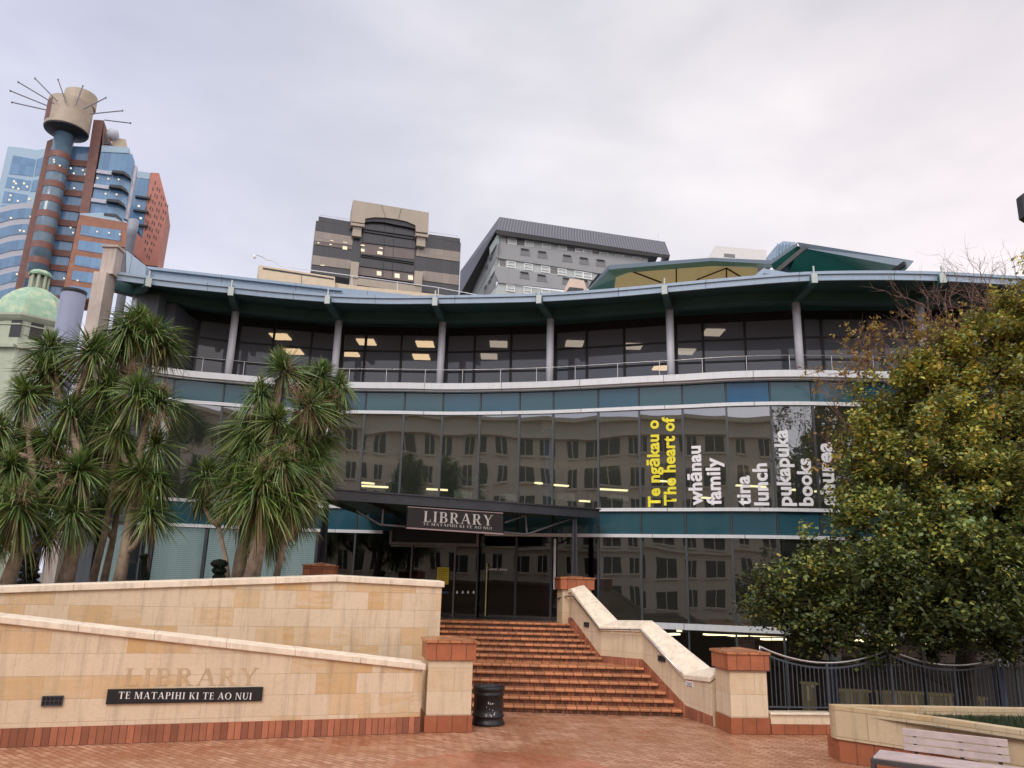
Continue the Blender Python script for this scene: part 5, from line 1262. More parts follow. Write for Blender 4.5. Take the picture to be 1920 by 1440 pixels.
m_brn=M_plain('brown_stone',(.17,.075,.06),.6,var=.2,scale=.6,bump=0,streak=.3); m_brk=M_plain('orange_brick_far',(.28,.13,.085),.7,var=.2,scale=.6,bump=0,streak=.3)
m_fb=M_plain('light_blue_frame',(.30,.42,.52),.5,var=.08,bump=0); m_be=M_plain('beige_drum',(.40,.33,.25),.6,var=.1,scale=.4,bump=0,streak=.4)
m_pk=M_plain('pink_tower_stone',(.42,.17,.13),.7,var=.15,scale=.3,bump=0); m_wst=M_plain('pale_stripe',(.42,.44,.50),.6,var=.08,bump=0)
m_wl=M_emit('far_office_light',(1,.85,.62),1.3)
YT=190
c=lambda X,Y:(X/3.35,Y/3.35+130)
PT=Plane(PY(151,403,YT),PZ(242,418,PY(151,403,YT).z))
tw=thing('office_tower',PT.p(150,560),'tall brown and blue glass tower crowned by a beige drum with radiating rods','building')
def pr(pts,o0,o1,name,mat,parent,pl=None,label=None):
    m=MB(); m.prism(pl or PT,[c(*p) for p in pts],o0,o1); return m.build(name,mat,parent,label=label)
pr([(296,450),(345,430),(140,1440),(80,1440)],-8,-.5,'stone_fin',m_brn,tw)
pr([(420,480),(580,488),(385,1445),(200,1445)],-10,-1.5,'recessed_glass',m_bl,tw)
for k in range(10):
    y=568+94*k; sx=-19*k*1.0
    pr([(425+sx,y-6),(566+sx,y+8),(558+sx,y+46),(418+sx,y+30)],-1.5,-1.1,'stone_band',m_brn,tw)
# curved glass bay with stone rings
a_=PT.p(*c(404,425),1.2); b_=PT.p(*c(232,1285),1.2); ax=(b_-a_)
rr=18.6/1443*YT
m=MB(); m.tube([a_-ax*.02,b_+ax*.35],rr,40); m.build('glass_bay',m_tl,tw,smooth=True)
for k in range(12):
    f=(540-425+94*k)/860; m=MB(); p=a_+ax*f; q=a_+ax*(f+.045); m.tube([p,q],rr*1.03,40); m.build('stone_ring',m_brn,tw)
pr([(588,316),(652,320),(556,906),(498,904)],-9,0,'stone_slab',m_brn,tw)
pr([(652,320),(706,476),(640,476)],-9,-.3,'stone_slab',m_brn,tw); pr([(655,400),(690,470),(650,470)],-.29,-.1,'louvre',m_charcoal,tw)
pr([(640,474),(812,492),(808,526),(634,518)],-9,-.4,'roof_band',m_fb,tw)
pr([(634,518),(830,532),(845,575),(775,950),(560,905)],-9,-.6,'curved_glass',m_bl,tw)
for k in range(4):
    y=628+90*k; x=-17*k
    if k<3: pr([(608+x,y),(702+x,y+12),(699+x,y+34),(604+x,y+20)],-.6,.1,'balcony_band',m_wst,tw)
    pr([(705+x,y+4),(780+x,y+10),(815+x,y+38),(822+x,y+58),(812+x,y+52),(775+x,y+28),(703+x,y+18)],-.5,1.2,'balcony',m_charcoal,tw)
pr([(835,600),(862,610),(800,940),(775,935)],-3,-1,'ribbed_edge',m_wst,tw)
pr([(500,912),(812,966),(800,1118),(700,1110),(600,1445),(385,1445)],-8,1.5,'brick_block',m_brk,tw)
pr([(500,905),(640,900),(760,940),(812,966),(500,914)],-8,1.0,'block_top',m_fb,tw)
for k,(x0,x1,y0) in enumerate([(514,762,978),(496,740,1072),(476,640,1168),(458,632,1262),(440,620,1358)]):
    pr([(x0,y0),(x1,y0+34*(x1-x0)/248),(x1-8,y0+66+34*(x1-x0)/248),(x0-10,y0+60)],1.5,1.62,'window',m_bl,tw)
rl=random.Random(4)
for (X,Y,o) in [(445,620,3.8),(520,632,-1),(535,658,-1),(463,652,-1),(465,745,-1),(443,993,-1),(458,1025,-1),(610,1018,1.8),(684,1026,1.8),(752,1035,1.8),(402,1312,-1),(487,1325,1.8),(680,686,-.3),(612,682,-.3),(745,690,-.3),(663,780,-.3),(732,785,-.3),(340,580,3.8),(375,603,3.8),(338,566,3.8)]:
    pr([(X-5,Y-5),(X+5,Y-3),(X+5,Y+5),(X-5,Y+4)],o,o+.15,'lit_window',m_wl,tw)
m_rod=M_plain('rod_grey',(.16,.15,.17),.7,bump=0)
# drum and rods
dc=PT.p(*c(428,330),1.5)
zb=PT.sz(*c(428,408))[1]; zm=PT.sz(*c(428,238))[1]; ztp=PT.sz(*c(445,165))[1]
R1=41.5/1443*YT
m=MB(); m.lathe((dc.x,dc.y,0),[(R1*.7,zb-.3),(R1,zb),(R1,zm),(R1*.6,zm+.3)],48); d_=m.build('drum',m_be,tw,smooth=False)
m=MB(); m.lathe((dc.x,dc.y,0),[(R1*.4,zb-1.2),(R1*.97,zb-.35),(R1*.97,zb-.05)],48); m.build('drum_underside',m_black,tw)
m=MB(); m.lathe((dc.x+1.6,dc.y+1,0),[(R1*.74,zm),(R1*.74,ztp),(R1*.3,ztp+.4)],48); m.build('drum',m_be,tw)
m=MB(); m.lathe((dc.x,dc.y-.02,0),[(R1*1.004,zb+1),(R1*1.004,zm-1)],12,a0=R(212),a1=R(250),cap=False); m.build('louvre',m_brn,tw)
for a,b_ in [((75,207),(290,255)),((65,135),(305,232)),((115,80),(340,215)),((220,57),(360,200)),((365,65),(415,210)),((520,105),(475,225)),((665,178),(525,250)),((770,260),(565,280)),((820,338),(655,318))]:
    m=MB(); m.tube([PT.p(*c(*b_),7.5),PT.p(*c(*a),7.5)],.15,6); t=PT.p(*c(*a),7.5); m.lathe((t.x,t.y,t.z),[(.2,-.2),(.2,.2)],8); m.build('rod',m_rod,tw)
q=PT.p(*c(708,412),-1); m=MB(); m.lathe((q.x,q.y,q.z),[(.3,-1.7),(1.3,-1.3),(1.7,0),(1.3,1.3),(.3,1.7)],20); m.build('satellite_dish',m_wst,tw,smooth=True)
pr([(700,425),(790,440),(800,492),(705,480)],-6,-1,'plant_room',m_be,tw)
# tower to the right, pink side
PP=Plane(PT.at(0,0,-25),PT.at(50,0,-25))
pk=thing('pink_tower',PP.p(300,520),'slim tower with a pink side full of narrow slot windows behind the brown tower','building')
pr([(945,648),(1000,652),(1054,862),(990,1236),(912,1228),(832,1150),(848,1010),(893,1062)],-15,0,'wall',m_pk,pk,PP)
for i in range(7):
    for j in range(13):
        X=975+i*13-j*14.5+ (i%2)*0; Y=700+i*25+j*40+(i%2)*14
        if Y>1190 or X<(905 if Y>1080 else 930-(Y-700)*.09) : continue
        pr([(X,Y),(X+5,Y+2),(X+1,Y+24),(X-4,Y+22)],0,.06,'window',m_charcoal,pk,PP)
pr([(846,636),(944,650),(938,690),(842,678)],-12,-.2,'roof_band',m_fb,pk,PP)
pr([(842,678),(938,690),(893,1062),(858,990),(800,1000)],-12,-.3,'glass_wall',m_bl,pk,PP)
for (x,y) in [(850,790),(838,876),(836,965)]: pr([(x,y),(x+95,y+12),(x+93,y+24),(x-2,y+10)],-.3,.6,'balcony',m_charcoal,pk,PP)
for (X,Y) in [(872,858),(884,934)]: pr([(X-7,Y-7),(X+7,Y-5),(X+7,Y+7),(X-7,Y+6)],-.28,-.2,'lit_window',m_wl,pk,PP)
# blue tower behind left and striped curved one
PQ=Plane(PT.at(0,0,-40),PT.at(50,0,-40))
bt=thing('blue_tower',PQ.p(20,500),'pale blue framed glass tower behind the left side of the brown tower','building')
pr([(50,484),(140,492),(228,507),(290,497),(215,900),(-40,900),(0,700)],-20,0,'wall',m_fb,bt,PQ)
for P_ in [[(82,540),(224,566),(205,672),(56,656)],[(48,675),(196,700),(180,762),(32,742)],[(28,764),(176,790),(160,842),(12,838)],[(232,565),(275,550),(255,660),(215,672)],[(205,700),(248,690),(232,765),(190,770)],[(5,852),(100,846),(98,870),(0,890)]]: pr(P_,0,.1,'window',m_bl,bt,PQ)
for (X,Y) in [(88,702),(100,715),(82,740),(115,748),(170,735),(66,790),(58,818),(112,825),(150,715),(182,812)]: pr([(X-6,Y-5),(X+6,Y-3),(X+6,Y+6),(X-6,Y+5)],.1,.3,'lit_window',m_wl,bt,PQ)
PS_=Plane(PT.at(0,0,-20),PT.at(50,0,-20))
cs=thing('striped_building',PS_.p(10,560),'low curved glass building with pale horizontal stripes left of the brown tower','building')
pr([(-80,905),(-20,872),(60,850),(150,838),(212,842),(90,1500),(-80,1500)],-15,0,'wall',m_wst,cs,PS_)
for k in range(7):
    y=900+98*k; e=205-19*k
    pr([(-80,y+30+8),(0,y),(80,y-20),(150,y-28),(e,y-26),(e-12,y+36),(140,y+34),(60,y+44),(0,y+62),(-80,y+90)],0,.15,'window',m_bl,cs,PS_)
for (X,Y) in [(68,932),(192,924),(125,1010),(150,1015),(106,1285)]: pr([(X-6,Y-5),(X+6,Y-3),(X+6,Y+6),(X-6,Y+5)],.15,.35,'lit_window',m_wl,cs,PS_)
# round steel vent stack behind the library end, and the flue before it
q=PY(251,415,60); m=MB(); m.lathe((q.x,60,0),[(.34,0),(.34,q.z-1.4),(.40,q.z-1.35),(.40,q.z+.1)],24); sk_=m.build('flue_pipe',M_plain('flue_grey',(.24,.26,.31),.5,var=.1,bump=0,streak=.3),None,smooth=True); tag(sk_,'grey round flue rising in front of the brown tower at the library roof end','flue')
q=PY(139,548,30); m=MB(); r_=.46
m.lathe((q.x,30,0),[(r_,-2.6),(r_,q.z)],36); vs=thing('vent_stack',(q.x,30,0),'thick grey blue round vent stack with a dark rim beside the green domed tower','stack'); m.build('pipe',M_plain('stack_grey_blue',(.22,.24,.33),.5,var=.08,scale=.4,bump=0,streak=.35),vs,smooth=True)
m=MB(); m.lathe((q.x,30,q.z),[(r_*1.02,-.10),(r_*1.06,-.02),(r_*1.06,.05),(r_*.9,.06)],36); m.build('rim',m_black,vs)
# ---- green domed tower
YD=66; cx=PY(60,600,YD).x; RD=76/1443*YD; dt=thing('domed_tower',(cx,YD,0),'pale stucco octagonal tower with a green copper dome and lantern at the left edge','building')
m_cop=NT('verdigris_copper'); v=m_cop.coord(); cc_=m_cop.ramp(m_cop.noise(v,1.2,6,.65,.6),[(.3,(.20,.32,.23)),(.5,(.27,.41,.29)),(.62,(.42,.48,.32)),(.75,(.40,.30,.17))]); m_cop=m_cop.pbr(cc_,.7)
m_stu=M_plain('pale_green_stucco',(.38,.42,.32),.8,var=.1,scale=.8,bump=.1,streak=.35)
def ngon(Rr,z,ph=-115): return [Vector((cx+Rr*math.cos(R(ph+45*k)),YD+Rr*math.sin(R(ph+45*k)),z)) for k in range(8)]
def loft(rings,name,mat,cap=False):
    m=MB(); 
    for A,B in zip(rings,rings[1:]):
        for k in range(8): m.quad(A[k],A[(k+1)%8],B[(k+1)%8],B[k])
    if cap: m.poly(rings[-1])
    return m.build(name,mat,dt)
zc=PY(60,588,YD-RD*.9).z; z1=PY(60,545,YD).z; z0=-2
loft([ngon(RD*.93,z0),ngon(RD*.93,zc-.35)],'wall',m_stu); loft([ngon(RD*.95,zc-.6),ngon(RD*1.0,zc-.45),ngon(RD*1.06,zc-.2),ngon(RD*1.06,zc)],'cornice',m_stu)
h=z1-zc
loft([ngon(RD*1.03,zc),ngon(RD*1.0,zc+.1*h),ngon(RD*.93,zc+.3*h),ngon(RD*.82,zc+.52*h),ngon(RD*.62,zc+.76*h),ngon(RD*.42,zc+.92*h),ngon(RD*.30,z1)],'dome',m_cop)
zl=PY(64,518,YD).z; zt_=PY(65,509,YD).z
m=MB()
for k in range(8):
    a=R(-110+45*k); m.lathe((cx+RD*.2*math.cos(a),YD+RD*.2*math.sin(a),z1-.2),[(.13,0),(.13,zl-z1+.2)],8)
m.lathe((cx,YD,z1-.2),[(RD*.12,0),(RD*.12,zl-z1)],12); m.build('lantern',m_stu,dt)
loft([ngon(RD*.27,zl-.05),ngon(RD*.29,zl+.12),ngon(RD*.2,zl+.45*(zt_-zl)+.25),ngon(RD*.06,zt_+.1)],'lantern_cap',m_cop,True)
# arched openings on the visible faces
V8=ngon(RD*.93,0)
def archwin(k,u,z,w,hh,mat,name='window',o=.02):
    A=V8[k];B=V8[(k+1)%8]; L=(B-A).length; pl=Plane(A,B); 
    if (pl.n).dot((A+B)/2-Vector((cx,YD,0)))<0: pl.n=-pl.n
    pts=[(-w/2,0),(w/2,0),(w/2,hh-w/2)]+[(w/2*math.cos(R(t)),hh-w/2+w/2*math.sin(R(t))) for t in range(20,180,20)]+[(-w/2,hh-w/2)]
    m=MB(); m.poly([pl.at(u*L+a,z+b,o) for a,b in pts]); return m.build(name,mat,dt),pl,L
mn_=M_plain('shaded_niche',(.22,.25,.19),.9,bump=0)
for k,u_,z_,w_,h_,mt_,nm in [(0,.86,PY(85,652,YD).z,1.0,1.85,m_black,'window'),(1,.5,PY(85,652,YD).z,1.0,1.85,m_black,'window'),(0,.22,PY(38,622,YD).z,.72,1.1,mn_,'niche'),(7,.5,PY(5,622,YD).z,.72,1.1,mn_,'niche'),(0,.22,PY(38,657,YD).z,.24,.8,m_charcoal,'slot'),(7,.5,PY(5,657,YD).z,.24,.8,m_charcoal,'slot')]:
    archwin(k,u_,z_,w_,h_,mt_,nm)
for k in (7,0,1):
    o_,pl,L=archwin(k,.5,-1,.2,.4,m_black)
    bpy.data.objects.remove(o_)
    zz=PY(85,672,YD).z
    m=MB(); m.pbox(pl,.0,L,zz,zz+.3,.0,.4); m.build('ledge',m_stu,dt)
    m=MB(); m.pbox(pl,0,L,zc-1.0,zc-.88,0,.08); m.build('string_course',m_stu,dt)
PB_=Plane(V8[7],V8[0]); m=MB(); L=PB_.L
for s in range(14): u=L*.1+s*L*.055; m.pbox(PB_,u,u+.04,PY(10,642,YD).z,PY(10,632,YD).z,.9,.94)
m.pbox(PB_,L*.05,L*.95,PY(10,632,YD).z,PY(10,632,YD).z+.1,.85,1.0); m.build('balcony_railing',m_charcoal,dt); m=MB(); m.pbox(PB_,0,L,PY(10,655,YD).z,PY(10,642,YD).z,0,1.1); m.build('balcony',m_stu,dt)
# ---------------------------------------------------------------- striped office block
YS=130
s_=lambda X,Y:(X/4.571+480,Y/4.571+370)
A=PY(*s_(515,205),YS); B=PZ(*s_(1755,392),A.z); PO=Plane(A,B)
ob=thing('office_block',PO.p(725,560),'dark and beige banded office block with a tall beige central arch above the library roof','building')
m_dk=M_tglass('dark_band',(.022,.023,.028),(.035,.036,.042),.25); m_bz=M_tglass('bronze_band',(.19,.155,.13),(.26,.22,.185),.2); m_bs=M_plain('beige_stone_far',(.36,.31,.25),.7,var=.08,scale=.3,bump=0,streak=.25)
m_bzd=M_tglass('dim_bronze',(.09,.07,.065),(.13,.10,.09),.2)
def po(pts,o0,o1,name,mat,parent=None):
    m=MB(); m.prism(PO,[s_(*p) for p in pts],o0,o1); return m.build(name,mat,parent or ob)
zl_=lambda X,Y:(X,Y)
po([(515,200),(830,252),(1480,345),(1756,392),(1735,860),(470,640)],-12,-.1,'wall',m_dk)
po([(538,163),(822,210),(818,250),(536,202)],-9,-1,'wall',m_dk); po([(1480,315),(1748,352),(1750,388),(1480,345)],-9,-1,'wall',m_dk)
for P_ in [[(505,287),(830,336),(825,412),(498,370)],[(485,495),(815,540),(808,615),(478,574)],[(1380,424),(1753,468),(1748,552),(1372,500)],[(1430,628),(1742,668),(1737,752),(1430,712)]]: po(P_,-.1,.05,'window_band',m_bz)
po([(500,372),(822,418),(820,447),(496,402)],-.1,.03,'window_band',m_bzd)
po([(833,22),(1482,130),(1476,304),(1372,292),(1366,238),(1290,205),(1200,186),(1110,174),(1020,170),(938,180),(932,222),(818,205)],-4,1.2,'arch',m_bs)
for (a,b_) in [((1075,62),(1110,170)),((1245,98),(1222,188))]: 
    m=MB(); m.beam(PO.p(*s_(*a),1.21),PO.p(*s_(*b_),1.21),.08,.04,up=Vector((0,1,0))); m.build('joint',m_charcoal,ob)
po([(936,180),(1020,172),(1110,176),(1200,188),(1290,207),(1366,240),(1366,270),(1290,250),(1190,232),(1100,212),(1000,206),(934,212)],-.0,.9,'arch_soffit',m_charcoal)
for P_ in [[(815,216),(932,232),(930,252),(813,236)],[(1368,306),(1478,320),(1476,342),(1366,326)]]: po(P_,.0,1.5,'capital',m_bs)
for P_ in [[(834,250),(906,260),(900,338),(822,326)],[(1380,336),(1455,346),(1450,424),(1376,412)],[(816,548),(884,557),(872,692),(806,682)],[(1362,628),(1432,636),(1420,760),(1356,750)]]: po(P_,.0,1.0,'pier',m_bs)
po([(870,690),(1350,756),(1420,764),(1418,834),(800,752),(806,682)],0,.8,'base_band',m_bs); po([(866,748),(1350,818),(1350,828),(866,758)],.8,.85,'slot',m_charcoal)
po([(932,212),(1000,206),(1100,212),(1190,232),(1290,250),(1366,270),(1352,732),(876,664)],-.1,.25,'arch_glass',m_dk)
po([(905,388),(1357,442),(1354,530),(900,484)],.25,.35,'window_band',m_bzd); po([(888,588),(1354,648),(1352,724),(880,664)],.25,.35,'window_band',m_bzd)
m=MB()
for x in (1105,1185): m.beam(PO.p(*s_(x,230),.3),PO.p(*s_(x-18,700),.3),.12,.2,up=Vector((0,1,0)))
for (a,b_) in [((920,270),(1360,335)),((915,292),(1358,360)),((905,385),(1357,440)),((900,490),(1354,556)),((898,505),(1354,572)),((890,590),(1354,648))]: m.beam(PO.p(*s_(*a),.42),PO.p(*s_(*b_),.42),.2,.14)
m.build('glazing_bar',m_black,ob)
for (x,y,w,h_) in [(762,430,38,26),(915,450,30,22),(915,408,34,8),(1062,472,42,24),(1072,432,30,8),(1055,648,38,34),(1210,668,42,36),(1325,684,40,36),(570,579,36,6),(640,402,20,8),(650,367,26,4),(765,382,36,4),(535,388,16,8)]:
    po([(x-w/2,y-h_/2),(x+w/2,y-h_/2+w*.14),(x+w/2,y+h_/2+w*.14),(x-w/2,y+h_/2)],.05 if x<860 else .36,.12 if x<860 else .45,'lit_window',m_wl)
for pts,pp in (([(548,150),(700,172),(820,192)],[(548,150,165),(700,172,187)]),([(1480,296),(1600,312),(1730,330)],[(1600,312,328),(1730,330,350)])):
    m=MB(); m.tube([PO.p(*s_(*p),-2) for p in pts],.05,5)
    for (x,y,y2) in pp: m.tube([PO.p(*s_(x,y),-2),PO.p(*s_(x,y2),-2)],.05,5)
    m.build('roof_rail',m_colm,ob)
# ---------------------------------------------------------------- grey block with the mansard roof
YG=130; g_=lambda X,Y:(X/4.571+860,Y/4.571+390)
A=PY(*g_(322,185),YG); ze=A.z; B=PZ(*g_(1812,405),ze); PG=Plane(A,B); Cc=PZ(*g_(5,752),ze)
gb_=thing('grey_apartment_block',PG.p(1090,560),'grey concrete block with a dark ribbed mansard roof and white framed windows','building')
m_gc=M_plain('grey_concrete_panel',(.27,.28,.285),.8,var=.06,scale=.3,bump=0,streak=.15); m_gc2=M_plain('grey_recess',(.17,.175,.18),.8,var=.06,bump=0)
t=NT('ribbed_dark_roof'); v=t.coord('UV'); w_=t.n('ShaderNodeTexWave',_bands_direction='X'); w_.inputs['Scale'].default_value=.55; t.l(v,w_.inputs['Vector']); m_rib=t.pbr(t.mix((.045,.048,.06),(.12,.125,.15),w_.outputs['Fac']),.5)
m_gw=M_tglass('pale_window_glass',(.30,.34,.34),(.42,.46,.45),.15); m_gp=M_plain('window_strip_wall',(.38,.42,.40),.7,var=.1,bump=0)
def pg(pts,o0,o1,name,mat,parent=None):
    m=MB(); m.prism(PG,[g_(*p) for p in pts],o0,o1); return m.build(name,mat,parent or gb_)
top=[(350,76),(1768,290)]
m=MB(); a=PG.p(*g_(322,185),.9);b_=PG.p(*g_(1812,405),.9); c_=PG.p(*g_(1768,290),-2.5);d_=PG.p(*g_(350,76),-2.5); L=PG.L
m.quad(a,b_,c_,d_,[(0,0),(L,0),(L,5),(0,5)]); m.quad(a,d_,Cc+Vector((0,0,6)),Cc,[(0,0),(0,5),(60,5),(60,0)]); m.quad(b_,b_+Vector((3,30,0)),c_+Vector((3,30,0)),c_); m.quad(d_,c_,c_+Vector((0,30,0)),Cc+Vector((0,0,6)))
m.build('mansard_roof',m_rib,gb_)
pg([(322,186),(1812,406),(1800,428),(1560,402),(345,228),(320,212)],.6,.85,'eave',m_black)
# front wall strips
pg([(330,228),(1620,405),(1620,460),(330,300)],-6,-.30,'window_strip',m_gp); pg([(345,425),(1200,560),(1150,620),(330,505)],-6,-.30,'window_strip',m_gp); pg([(340,640),(900,720),(900,790),(300,760)],-6,-.30,'window_strip',m_gp)
pg([(330,296),(1620,445),(1620,520),(1215,562),(900,512),(345,430),(326,420)],-.29,0,'wall_band',m_gc)
pg([(322,498),(900,588),(1140,625),(1090,720),(920,700),(340,640),(310,560)],-.29,0,'wall_band',m_gc)
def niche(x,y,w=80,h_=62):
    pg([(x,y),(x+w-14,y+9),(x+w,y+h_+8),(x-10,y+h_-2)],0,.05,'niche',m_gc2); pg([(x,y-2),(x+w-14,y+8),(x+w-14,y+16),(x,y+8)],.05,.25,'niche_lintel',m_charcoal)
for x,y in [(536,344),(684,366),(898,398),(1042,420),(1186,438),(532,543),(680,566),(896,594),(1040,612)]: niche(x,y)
def gwin(x,y,w,h_):
    o=pg([(x,y),(x+w,y+w*.15),(x+w,y+h_+w*.15),(x,y+h_)],-.30,-.24,'window',m_gw)
    m=MB(); t=5
    for P_ in ([(x-2,y-2),(x+w+2,y-2+w*.15),(x+w+2,y+3+w*.15),(x-2,y+3)],[(x-2,y+h_-3),(x+w+2,y+h_-3+w*.15),(x+w+2,y+h_+2+w*.15),(x-2,y+h_+2)],[(x-2,y),(x+3,y),(x+3,y+h_),(x-2,y+h_)],[(x+w-3,y+w*.15),(x+w+2,y+w*.15),(x+w+2,y+h_+w*.15),(x+w-3,y+h_+w*.15)],[(x,y+h_*.55),(x+w,y+h_*.55+w*.15),(x+w,y+h_*.55+4+w*.15),(x,y+h_*.55+4)]): m.prism(PG,[g_(*p) for p in P_],-.24,-.12-.01*len(m.f)/60)
    m.build('frame',m_white,o)
for x,y in [(424,254),(570,276),(716,298),(856,320),(1000,342),(1072,354),(1210,376),(1346,396),(1492,416)]: gwin(x,y,70,48)
for x,y in [(416,452),(562,472),(708,494),(852,516),(996,538),(1070,550)]: gwin(x,y,70,52)
for x,y in [(412,652),(560,672),(712,694)]: gwin(x,y,66,56)
for P_ in [[(405,240),(415,241),(415,300),(405,298)],[(498,258),(562,268),(562,322),(498,314)],[(930,330),(994,340),(994,392),(930,384)],[(352,440),(402,447),(402,503),(352,496)],[(790,512),(846,520),(846,566),(790,558)],[(1142,370),(1204,380),(1204,428),(1142,420)]]: pg(P_,-.30,-.27,'panel',M_plain('wall_panel',(.16,.15,.15),.7,var=.3,bump=0) if not bpy.data.materials.get('wall_panel') else bpy.data.materials['wall_panel'])
# left face
V1=Vector((PG.p(*g_(340,300),0).x,PG.p(*g_(340,300),0).y,0)); Cd=Vector((Cc.x,Cc.y,0)); PLf=Plane(V1+(Cd-V1)*0,Cd+Vector((2.5,0,0)))
m=MB(); m.quad(a,Cc,Cc+Vector((3.5,2,-.3)),PG.p(*g_(345,228),-1)); m.build('side_eave',m_black,gb_)
pL_=lambda pts,o,name,mat:(lambda m:(m.sheet(PLf,[g_(*p) for p in pts],o),m.build(name,mat,gb_)))(MB())
pL_([(345,235),(345,300),(338,420),(330,500),(322,640),(300,790),(10,790),(60,690)],0,'side_wall',m_gp)
pL_([(345,300),(335,410),(130,800),(60,800),(180,560)],.05 if PLf.n.x<0 else .05,'side_band',m_gc); pL_([(325,500),(330,625),(260,760),(200,780),(225,690)],.05,'side_band',m_gc)
for (x,y) in [(272,425),(238,500),(262,620),(228,670)]: pL_([(x-12,y+8),(x+12,y-18),(x+14,y+14),(x-8,y+38)],.1,'window',m_charcoal)
q=PG.p(*g_(1709,280),-3); m=MB(); m.tube([q,PG.p(*g_(1709,210),-3)],.09,5); m.build('mast',m_colm,gb_)
# ---- low beige parapet building with its camera
PA_A=PY(487,497,55); PA=Plane(PA_A,PZ(628,519,PA_A.z))
bp=thing('beige_parapet_building',PA.p(600,560),'low cream building top with a dark slot and thin roof rail left of centre','building')
m=MB(); m.prism(PA,[(485,497),(628,519),(628,570),(485,560)],-6,0); m.prism(PA,[(628.2,530),(660,535),(860,556),(940,566),(940,585),(628.2,570)],-6,-.3); m.build('wall',M_plain('cream_wall_far',(.60,.50,.36),.7,var=.06,bump=0,streak=.15),bp)
m=MB(); m.prism(PA,[(493,501.5),(626,522),(626,524.5),(493,504.5)],0,.03); m.build('slot',m_charcoal,bp)
m=MB(); m.prism(PA,[(565,514),(565.8,514),(565.8,560),(565,560)],.0,.02); m.build('joint',m_charcoal,bp)
m=MB(); m.tube([PA.p(x,y,-.6) for x,y in [(526,499),(660,517),(820,539),(905,555),(960,563)]],.035,5)
for x,y,y2 in [(660,517,536),(745,529,546),(822,539,553),(899,554,566)]: m.tube([PA.p(x,y,-.6),PA.p(x,y2,-.6)],.03,5)
m.build('roof_rail',m_colm,bp)
cam_=thing('security_camera',PA.p(497,490,-.5),'white dome camera on a curved arm standing on the cream parapet','camera')
m=MB(); m.tube([PA.p(x,y,-.4) for x,y in [(502,498),(502,489),(497,484),(489,480),(479,477)]],.05,6); m.tube([PA.p(x,y,-.4) for x,y in [(500,487),(510,488),(516,492),(526,499)]],.04,6); m.build('arm',m_colm,cam_)
q=PA.p(477.5,482,-.4); m=MB(); m.lathe((q.x,q.y,q.z),[(.02,-.14),(.1,-.08),(.12,.02),(.1,.12),(.03,.2)],14); m.build('dome',m_white,cam_,smooth=True)
# ---- cream box and the far pale building
PC_=Plane(PY(1058,540,40),PZ(1098,541,PY(1058,540,40).z)); rd=thing('rooftop_box',PC_.p(1078,545),'small cream rooftop box with a dark window in front of the grey block','box')
m=MB(); m.prism(PC_,[(1056,548),(1068,522),(1095,526),(1100,540),(1098,552)],-2,0); m.build('body',M_plain('cream_pink_box',(.58,.45,.36),.7,var=.05,bump=0),rd); m=MB(); m.prism(PC_,[(1060,549),(1068,538),(1094,541),(1094,549)],.0,.03); m.build('window',m_charcoal,rd)
PW_=Plane(PY(1330,480,170),PZ(1438,482,PY(1330,480,170).z)); wb=thing('white_building',PW_.p(1385,500),'plain pale building top just showing above the curved green roof','building')
m=MB(); m.prism(PW_,[(1326,500),(1333,478),(1341,461),(1437,469),(1437,500)],-10,0); m.build('wall',M_plain('far_white',(.60,.59,.57),.8,var=.04,bump=0),wb); m=MB(); m.prism(PW_,[(1358,475),(1378,477),(1378,483),(1358,481)],0,.1); m.build('window',m_gc2,wb)
# dark sign arm at the right border
PE_=Plane(PY(1900,380,16),PY(1930,380,16)); lp=thing('lamp_post',PE_.p(1930,800),'dark lamp head just entering the photo at the right border','lamp')
m=MB(); m.prism(PE_,[(1915.5,366),(1919,362),(1945,360),(1945,420),(1921,405)],-.2,0); m.build('lamp_head',m_black,lp); q=PE_.p(1935,410,-.1); m=MB(); m.tube([(q.x,q.y,q.z),(q.x,q.y,0)],.06,10); m.build('post',m_black,lp)
# ---------------------------------------------------------------- the cream building opposite, seen in the glass
m_cr=M_plain('cream_render',(.66,.63,.50),.8,var=.06,scale=.4,bump=0,streak=.15); m_crd=M_plain('dark_sash',(.05,.05,.045),.3,bump=0)
def opposite(A,B,zt_,label,rows=4,step=3.1,cols=None):
    A=Vector((A[0],A[1],0));B=Vector((B[0],B[1],0)); pl=Plane(A,B); pl.n=-pl.n if pl.n.y<0 else pl.n
    rr_=random.Random(zt_); t=thing('cream_building',tuple((A+B)/2),label,'building'); L=pl.L
    m=MB(); m.pbox(pl,0,L,0,zt_,-12,0); m.build('wall',m_cr,t)
    m=MB(); m.pbox(pl,-.3,L+.3,zt_-1.6,zt_-1.2,0,.5); m.pbox(pl,-.4,L+.4,zt_+.001,zt_+.4,-12,.6); m.pbox(pl,0,L,zt_*.335-.1,zt_*.335+.12,0,.3); m.build('cornice',m_cr,t)
    n=int(L/step)
    for r_ in range(rows):
        z=1.0+r_*(zt_-1.6)/rows
        for k in range(n):
            u=L*(k+.5)/n; w=(.42 if (k%4) else .85); hh_=1.55
            m=MB(); m.pbox(pl,u-w,u+w,z,z+hh_,-.0,.03); o=m.build('window',m_crd,t)
            m=MB(); m.pbox(pl,u-w-.1,u+w+.1,z-.18,z-.001,0,.18); 
            m.pbox(pl,u-.04,u+.04,z,z+hh_,.031,.08)
            m.build('sill',m_cr,o)
opposite((-44,-8),(2,-24),17.5,'long cream building with rows of sash windows standing opposite, mirrored in the middle windows',rows=6,step=2.0)
opposite((4,-30),(34,-18),10,'second cream building with sash windows standing opposite, mirrored in the right hand windows',rows=3,step=2.3)
